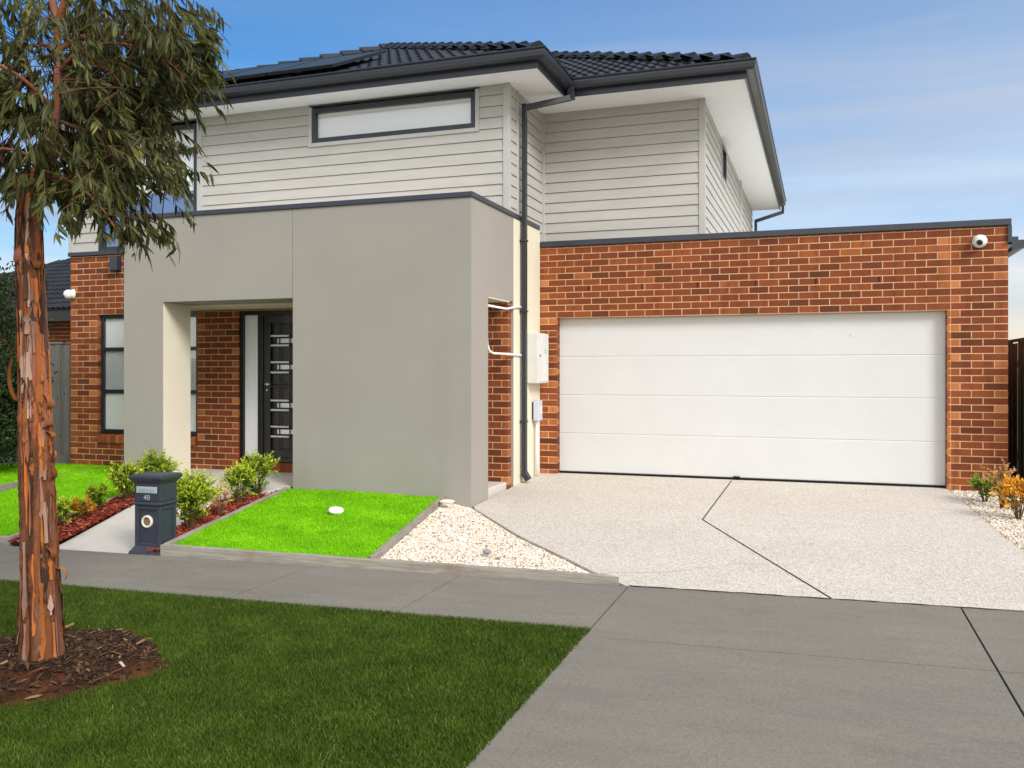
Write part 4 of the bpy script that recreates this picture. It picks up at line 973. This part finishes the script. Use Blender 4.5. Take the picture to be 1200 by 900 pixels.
def nplane():
    P = []; pit = R(24); c_, s_ = math.cos(pit), math.sin(pit)
    for r_ in range(16):
        run = r_*TG*c_
        for x in np.arange(-4.6+run, 5.7-run, TW): P.append((x, -3.4+run, 2.86+run*math.tan(pit)))
    P = np.array(P); nr_.inst(tv, tf, np.tile(np.array([[1,0,0],[0,c_,-s_],[0,s_,c_]]),(len(P),1,1)), P, rng.random(len(P)))
    P = []
    for r_ in range(16):
        run = r_*TG*c_
        for y in np.arange(-3.4+run, 6.6-run, TW): P.append((5.75-run, y, 2.86+run*math.tan(pit)))
    P = np.array(P); nr_.inst(tv, tf, np.tile(np.array([[0,-c_,s_],[1,0,0],[0,s_,c_]]),(len(P),1,1)), P, rng.random(len(P)))
nplane(); nr_.add([(-4.6,-3.4,2.83),(5.75,-3.4,2.83),(5.75,6.6,2.83),(-4.6,6.6,2.83),(.6,1.6,5.0)], [(0,1,4),(1,2,4),(2,3,4),(3,0,4)], .2); nr_.build('roof', M['tile'], nb)

# ------------------------------------------------------------------ street tree (local x runs along the footpath's view, z up)
tree = empty('gum_tree', (-4.02,3.728,-.065), R(19.25)); tag(tree, 'street gum tree with peeling orange bark and drooping grey green leaves', 'tree')
K = .00466
def L2(x, y, b=0.): return np.array([(x-50)*K, b, (780-y)*K])
def spline(pts, rad, step=.03):
    pts = np.array(pts, float); rad = np.array(rad, float); t = np.concatenate([[0], np.cumsum(np.linalg.norm(np.diff(pts,axis=0),axis=1))]); n = max(3,int(t[-1]/step)); s_ = np.linspace(0,t[-1],n)
    P = np.column_stack([np.interp(s_,t,pts[:,i]) for i in range(3)])
    for _ in range(6): P[1:-1] = (P[:-2]+2*P[1:-1]+P[2:])/4
    return P, np.interp(s_, t, rad)
def mk_trunk():
    t = NT('gum_trunk_bark'); co = t.coord(); sp = t.n('ShaderNodeSeparateXYZ'); t.l(co, sp.inputs[0])
    big = t.noise(3.0, 4, .6, t.coord((2.2,2.2,.55)), .5)
    smooth_ = t.ramp(big, [(.3, srgb(118,92,84)), (.46, srgb(140,88,66)), (.6, srgb(150,82,48)), (.75, srgb(128,98,88))])
    st = t.noise(5, 6, .75, t.coord((5,5,.55)), .8)
    rough_ = t.ramp(st, [(.3, srgb(36,26,20)), (.42, srgb(82,54,38)), (.52, srgb(128,74,40)), (.62, srgb(98,72,62)), (.78, srgb(150,120,106))])
    jag = t.noise(4, 4, .7); hgt = t.math('ADD', sp.outputs[2], t.math('MULTIPLY', t.math('SUBTRACT', jag, .5), 1.0))
    fac = t.ramp(t.math('DIVIDE', hgt, 2.6), [(.49,(0,0,0)),(.53,(1,1,1))])
    c = t.mix(fac, rough_, smooth_); sk = t.noise(60, 4, .7); c = t.mix(.3, c, t.ramp(sk, [(.3,(.3,.3,.3)),(.7,(.7,.7,.7))]), 'OVERLAY')
    b = t.mix(fac, st, t.noise(14, 3)); t.bump(b, .7, .02); return t.done(c, .75, .25)
M['trunk'] = mk_trunk()
tk = MB(); tp = [L2(50,786),L2(50,770),L2(49,690),L2(46,600),L2(43,500),L2(40,400),L2(37,330),L2(35,285),L2(34,245),L2(41,212),L2(52,188),L2(61,165),L2(66,140),L2(68,105),L2(69,75),L2(68,45),L2(67,25)]
tr = np.array([68,58,48,43,40,36,34,33,29,23,18,15.5,14.5,12,11,11,11])*K/2*.80
P, r_ = spline(tp, tr, .02); nP = len(P)
def bmp(i, a):
    z = P[:,2][:,None]; A = a[None]; lo_ = np.clip((1.75-z)/.35,0,1)
    f = .010*np.sin(A*5+z*1.3+np.sin(z*4)) + .006*np.sin(A*9-z*2.1) + .004*np.sin(A*13+z*7) ; nz = rng.normal(0,.0022,(nP,len(a)))
    return (f+nz)*(.25+.75*lo_)*np.clip(r_/.06,.2,1)[:,None]
tk.tube(P, r_, 36, bump=bmp); trunk = tk.build('trunk', M['trunk'], tree, smooth=True)
segs = []      # branch points carrying foliage
def branch(pts, rad, mat='trunk', parent=None):
    b = MB(); Q, q = spline(pts, rad, .04); b.tube(Q, q, 8); segs.extend(Q[len(Q)//4:]); return b.build('branch', M[mat], parent or tree, smooth=True)
segs.extend(P[P[:,2] > 2.9])
branch([L2(68,28),L2(60,0,.02),L2(52,-40,.05),L2(40,-110,.1),L2(30,-190,.12)], [.024,.021,.018,.012,.005])
branch([L2(68,30),L2(85,0,-.05),L2(110,-40,-.1),L2(140,-90,-.12),L2(160,-150,-.2)], [.024,.021,.018,.012,.005])
branch([L2(71,112),L2(80,100,-.04),L2(97,88,-.1),L2(125,86,-.15),L2(155,96,-.22),L2(168,120,-.25)], [.014,.013,.011,.008,.006,.003])
branch([L2(71,58),L2(84,38,.05),L2(104,26,.14),L2(140,22,.22),L2(190,32,.3),L2(225,55,.33),L2(245,75,.34)], [.014,.013,.011,.009,.007,.004,.003])
branch([L2(70,85),L2(100,62,-.08),L2(150,55,-.1),L2(200,70,-.06),L2(222,95,-.05)], [.011,.01,.008,.005,.003])
branch([L2(40,238),L2(55,222,-.05),L2(72,212,-.12),L2(95,216,-.2),L2(120,228,-.26),L2(148,250,-.3),L2(165,278,-.3)], [.016,.015,.013,.010,.008,.006,.003])
branch([L2(60,170),L2(82,188,-.05),L2(95,205,-.05),L2(130,190,-.1),L2(175,175,-.12),L2(205,195,-.15)], [.010,.009,.008,.007,.005,.003])
branch([L2(66,140),L2(100,150,.12),L2(140,145,.2),L2(180,160,.22)], [.011,.009,.006,.003])
branch([L2(30,245),L2(16,215,.06),L2(0,190,.1),L2(-30,165,.2),L2(-70,150,.3)], [.036,.026,.018,.012,.005])
branch([L2(66,130),L2(45,100,-.12),L2(15,85,-.25),L2(-25,80,-.35),L2(-80,100,-.4)], [.013,.011,.009,.006,.003])
branch([L2(68,60),L2(40,40,.15),L2(0,30,.3),L2(-50,30,.4),L2(-110,60,.45)], [.012,.011,.009,.006,.003])
branch([L2(52,190),L2(35,180,-.15),L2(15,185,-.25),L2(-5,205,-.3)], [.012,.009,.006,.003])
segs_a = np.array(segs)
blobs = [(15,60,75,75,105),(20,150,65,60,100),(105,50,60,60,70),(110,130,65,50,75),(170,55,55,50,62),(208,60,32,42,32),(222,22,22,24,11),(228,74,18,18,9),(158,108,42,35,34),(145,180,46,36,36),(186,185,18,22,8),(128,222,34,28,26),(132,258,32,22,26),(158,262,10,14,5),(15,212,28,26,24),(72,195,30,26,34),(60,235,14,14,7),(-80,90,70,90,60),(60,-60,150,70,80),(-20,-130,120,70,40),(110,-140,90,60,35),(105,185,36,26,24)]
D, LP, LT_ , tw = [], [], [], MB()
blobs.append((186,205,22,16,12)); blobs.append((170,285,6,8,3))
for cx, cy, rx, ry, n in blobs:
    for _ in range(int(n*1.35)):
        a = rng.random()*6.28; q = math.sqrt(rng.random()); x, y = cx+rx*q*math.cos(a), cy+ry*q*math.sin(a)
        b = rng.normal(0,.26); b = abs(b)*.8+.15 if (abs(x-(66 if y < 150 else 66-(y-150)*.5)) < 20 and y < 215 and rng.random() < .93) else b; p = L2(x, y-14, b)
        s0 = segs_a[np.argmin(((segs_a-p)**2*np.array([1,.6,1])).sum(1))]
        md = (s0+p)/2 + np.array([0,0,.05]); 
        if np.linalg.norm(p-s0) < .75: tw.tube(spline([s0,md,p],[.004,.003,.0022],.08)[0], .0022, 4, cap=False)
        out = p - np.array([.08,0,3.0]); out /= np.linalg.norm(out); ln = rng.uniform(.10,.21)
        dr = np.array([out[0]*.55,out[1]*.55,-.65]) + rng.normal(0,.35,3); dr /= np.linalg.norm(dr); xe, ye = (p+dr*ln)[0]/K+50, 780-(p+dr*ln)[2]/K
        if xe < np.interp(ye, [0,100,125,140,205,225,245], [256,252,200,198,216,206,174]): tw.tube([p, p+dr*ln], [.0022,.0012], 4, cap=False)
        m_ = rng.integers(13,20); hang = np.array([0,0,-.75]) + np.array([out[0],out[1],0])*rng.uniform(-.2,.7) + rng.normal(0,.28,3); young = rng.random() < .16
        for i in range(m_):
            f_ = rng.random(); pos = p + dr*ln*f_; ld = dr*.35 + hang + rng.normal(0,.26,3)
            D.append(ld); LP.append(pos); LT_.append(np.clip(rng.beta(1.8,2.6)*.9 + (.3 if young and f_ > .5 else 0),0,1))
D, LP, LT_ = np.array(D), np.array(LP), np.array(LT_)
# the crown's right side is uneven: leafy tiers with notches between them
tier = np.interp(780-LP[:,2]/K, [-300,-60,0,20,60,95,108,125,140,160,205,222,240,290,310], [260,250,248,246,250,252,224,192,190,206,212,206,172,166,150]) + rng.normal(0,5,len(LP))
ok_ = LP[:,0]/K+50 < tier; D, LP, LT_ = D[ok_], LP[ok_], LT_[ok_]
def gum_leaf():
    ts = [0,.15,.4,.7,1]; ws = [.006,.075,.105,.07,.0]; v = []
    for t, w in zip(ts, ws):
        cx_ = .16*math.sin(t*1.9)*t; v += [(cx_-w, .0, t),(cx_, -.025, t),(cx_+w, .0, t)]
    f = []
    for i in range(4): f += [(3*i,3*i+1,3*i+4,3*i+3),(3*i+1,3*i+2,3*i+5,3*i+4)]
    return np.array(v), f
gvv, gff = gum_leaf(); sc = .078*rng.uniform(.65,1.3,len(D))
crown = MB(); crown.inst(gvv, gff, frame_from(D, rng.random(len(D))*6.28)*sc[:,None,None], LP, LT_); crown.build('crown', M['leaf'], tree); tw.build('twigs', M['twig'], tree)
# peeling bark: plates on the lower trunk and curled strips
pl = MB(); cs = MB()
M['plate'] = ramp_mat('bark_plate', [(0, srgb(44,32,26)), (.22, srgb(84,56,42)), (.40, srgb(134,80,44)), (.62, srgb(186,106,44)), (.78, srgb(116,84,72)), (.92, srgb(156,124,108)), (1, srgb(184,156,140))], .85, .2, 0., .4, .6)
M['curl'] = ramp_mat('bark_curl', [(0, srgb(110,62,32)), (.5, srgb(146,88,44)), (1, srgb(172,122,76))], .75, .25, .15)
for k in range(300):
    z = rng.uniform(.05,1.75) if k < 185 else rng.uniform(1.75,2.5); i = int(np.argmin(np.abs(P[:,2]-z))); a0 = rng.random()*6.28; w = rng.uniform(.015,.055); h = rng.uniform(.08,.46); rr = r_[i]; v = []; m_ = 5
    lift = rng.uniform(.001,.007); curl = rng.uniform(0,.016)*(rng.random() < .5)
    for zi in range(6):
        q = zi/5; ii = int(np.argmin(np.abs(P[:,2]-(z+h*(q-.5))))); cen = P[ii]
        for ai in range(m_):
            u_ = ai/(m_-1)-.5; wob = 1 + .45*math.sin(q*9+k) + .3*math.sin(q*17+2*k); an = a0 + u_*w/rr*.5*wob*(1-.5*abs(2*q-1)**3); rad = r_[ii] + lift + curl*max(0,abs(2*q-1)-.55)*1.6 + (abs(u_)**2)*.010*(1 if k % 3 else 2.0)
            v.append((cen[0]+math.cos(an)*rad, cen[1]+math.sin(an)*rad, z+h*(q-.5)))
    fq = [(zi*m_+ai, zi*m_+ai+1, (zi+1)*m_+ai+1, (zi+1)*m_+ai) for zi in range(5) for ai in range(m_-1)]
    pl.add(v, fq, rng.random())
pl.build('bark_plates', M['plate'], tree, smooth=True)
def curl(x, y, side, ln, w, up):
    i = int(np.argmin(np.abs(P[:,2]-L2(x,y)[2]))); c = P[i]; a = math.pi*(1 if side < 0 else 0) + rng.uniform(-.9,.2); base = c + np.array([math.cos(a)*r_[i], math.sin(a)*r_[i], 0]); o = np.array([math.cos(a), math.sin(a), 0]); sd_ = np.array([-math.sin(a), math.cos(a), 0]); v = []
    for k in range(7):
        t = k/6; th = t*2.3; p = base + o*(ln*.55*math.sin(th)*.8+.004) + np.array([0,0,up*ln*(1-math.cos(th))*.55]); ww = w*(1-.5*t)
        v += [p - sd_*ww/2, p + sd_*ww/2]
    MB().add(v, [(2*k,2*k+1,2*k+3,2*k+2) for k in range(6)], rng.random()).build('bark_curl', M['curl'], tree, smooth=True)
for x, y, sd_, ln, w, up in [(20,470,-1,.16,.05,1.6),(22,455,-1,.12,.04,1.4),(62,460,1,.07,.05,-1),(64,480,1,.06,.05,1),(66,500,1,.09,.05,.4),(68,505,1,.10,.04,-.4),(66,560,1,.07,.05,1),(70,640,1,.09,.05,-.7),(72,665,1,.10,.06,-.8),(26,700,-1,.14,.05,-1.4),(27,715,-1,.12,.04,-1.3),(50,245,1,.08,.04,.6),(34,240,-1,.08,.04,-.8),(52,305,1,.07,.06,-.7),(68,540,1,.06,.04,1),(30,560,-1,.05,.04,1),(28,640,-1,.06,.05,-1)]:
    curl(x, y, sd_, ln, w, up)
for _ in range(30): curl(0, rng.uniform(440,760), rng.choice([-1,1]), rng.uniform(.025,.05), rng.uniform(.008,.02), rng.uniform(-1.2,1.2))
kn = MB(); c_ = L2(26,300,-.05); c_ = c_ + np.array([.02,0,0]); iv2 = iv_*np.array([.035,.05,.055])*rng.uniform(.75,1.2,(len(iv_),1))+c_; kn.add(iv2, if_); kn.build('knot', M['trunk'], tree, smooth=True)

# ------------------------------------------------------------------ light, sky, camera
SUN_EL, SUN_AZ = 36, 128          # azimuth measured clockwise from +y (the house side)
sun = bpy.data.lights.new('sun', 'SUN'); sun.energy = 2.5; sun.angle = R(20); sun.color = (1,.975,.945)
so = bpy.data.objects.new('sun', sun); COL.objects.link(so); so.rotation_euler = (R(90-SUN_EL), 0, R(180-SUN_AZ)); so.location = (6,-6,12)
w = bpy.data.worlds.new('World'); SC.world = w; w.use_nodes = True; nt = w.node_tree; nt.nodes.clear()
def N(t, **k):
    x = nt.nodes.new(t)
    for a, b in k.items(): setattr(x, a, b)
    return x
Lk = nt.links.new
out = N('ShaderNodeOutputWorld'); bg = N('ShaderNodeBackground'); Lk(bg.outputs[0], out.inputs[0])
sky = N('ShaderNodeTexSky', sky_type='NISHITA'); sky.sun_disc = False; sky.sun_elevation = R(SUN_EL); sky.sun_rotation = R(SUN_AZ); sky.altitude = 50; sky.air_density = 1.0; sky.dust_density = .6; sky.ozone_density = 3.
tc_ = N('ShaderNodeTexCoord'); sx = N('ShaderNodeSeparateXYZ'); Lk(tc_.outputs['Generated'], sx.inputs[0])
def mth(op, a, b=0., cl=False):
    x = N('ShaderNodeMath', operation=op, use_clamp=cl)
    for s_, v_ in ((x.inputs[0],a),(x.inputs[1],b)):
        if hasattr(v_, 'is_output'): Lk(v_, s_)
        else: s_.default_value = v_
    return x.outputs[0]
def wramp(f, stops):
    x = N('ShaderNodeValToRGB'); e = x.color_ramp.elements
    while len(e) < len(stops): e.new(.5)
    for k_, (p_, c_) in enumerate(stops): e[k_].position = p_; e[k_].color = (*c_,1)
    Lk(f, x.inputs[0]); return x.outputs[0]
def wmix(f, a, b, bt='MIX'):
    x = N('ShaderNodeMix', data_type='RGBA', blend_type=bt)
    for s_, v_ in ((x.inputs[0],f),(x.inputs[6],a),(x.inputs[7],b)):
        if hasattr(v_, 'is_output'): Lk(v_, s_)
        else: s_.default_value = v_
    return x.outputs[2]
mp = N('ShaderNodeMapping'); mp.inputs['Scale'].default_value = (1.1,1.1,8.5); mp.inputs['Rotation'].default_value = (R(4),R(-5),0); Lk(tc_.outputs['Generated'], mp.inputs[0])
nz = N('ShaderNodeTexNoise'); nz.inputs['Scale'].default_value = 1.7; nz.inputs['Detail'].default_value = 7; nz.inputs['Roughness'].default_value = .55; nz.inputs['Distortion'].default_value = .5; Lk(mp.outputs[0], nz.inputs['Vector'])
elev = sx.outputs[2]
# low cloud veil thickens towards the horizon; an unseen bright bank is added behind the camera to light the front
veil = mth('MULTIPLY', wramp(nz.outputs['Fac'], [(.34,(.42,)*3),(.64,(1,)*3)]), wramp(elev, [(.0,(1,)*3),(.10,(1.,)*3),(.20,(.62,)*3),(.30,(.22,)*3),(.42,(.03,)*3),(.8,(0,)*3)]))
sd = N('ShaderNodeVectorMath', operation='DOT_PRODUCT'); Lk(tc_.outputs['Generated'], sd.inputs[0]); sd.inputs[1].default_value = (math.sin(R(SUN_AZ)), math.cos(R(SUN_AZ)), .45)
bank = wramp(mth('ADD', mth('MULTIPLY', sd.outputs['Value'], .5), .5), [(.08,(0,)*3),(.46,(.20,)*3),(.88,(1,)*3)])
cloud = wramp(elev, [(.0,(9.4,7.4,5.2)),(.06,(9.4,7.8,5.9)),(.095,(8.2,7.7,7.1)),(.15,(6.6,7.2,7.8)),(.3,(4.2,5.5,7.2))])
blue = wmix(1., sky.outputs[0], (.24,.88,1.30,1), 'MULTIPLY')
c1 = wmix(veil, blue, cloud)
mp2 = N('ShaderNodeMapping'); mp2.inputs['Scale'].default_value = (1.4,1.4,17); mp2.inputs['Rotation'].default_value = (R(-6),R(5),0); mp2.inputs['Location'].default_value = (3.1,1.7,.4); Lk(tc_.outputs['Generated'], mp2.inputs[0])
nz2 = N('ShaderNodeTexNoise'); nz2.inputs['Scale'].default_value = 1.25; nz2.inputs['Detail'].default_value = 6; nz2.inputs['Roughness'].default_value = .5; nz2.inputs['Distortion'].default_value = .4; Lk(mp2.outputs[0], nz2.inputs['Vector'])
band = mth('MULTIPLY', wramp(nz2.outputs['Fac'], [(.44,(0,)*3),(.66,(1,)*3)]), wramp(elev, [(.03,(.25,)*3),(.14,(.55,)*3),(.26,(.6,)*3),(.40,(.12,)*3),(.5,(0,)*3)]))
c1 = wmix(band, c1, (3.6,4.3,5.6,1))
c2 = wmix(bank, c1, (13.5,13.3,13.0,1))
Lk(c2, bg.inputs[0]); bg.inputs[1].default_value = .10
SC.view_settings.view_transform = 'Standard'; SC.view_settings.look = 'None'; SC.view_settings.gamma = 1; SC.view_settings.exposure = .19; SC.view_settings.use_curve_mapping = False

cam = bpy.data.cameras.new('camera'); cam.lens = 36*1040/1200; cam.sensor_width = 36; cam.sensor_fit = 'HORIZONTAL'; cam.shift_y = -16/1200; cam.clip_end = 3000; cam.clip_start = .05
co_ = bpy.data.objects.new('camera', cam); COL.objects.link(co_); co_.location = (0,0,1.55); co_.rotation_euler = (R(90),0,R(19.25)); SC.camera = co_
SC.render.engine = 'CYCLES'; SC.cycles.max_bounces = 8; SC.cycles.transparent_max_bounces = 12; SC.cycles.use_denoising = True
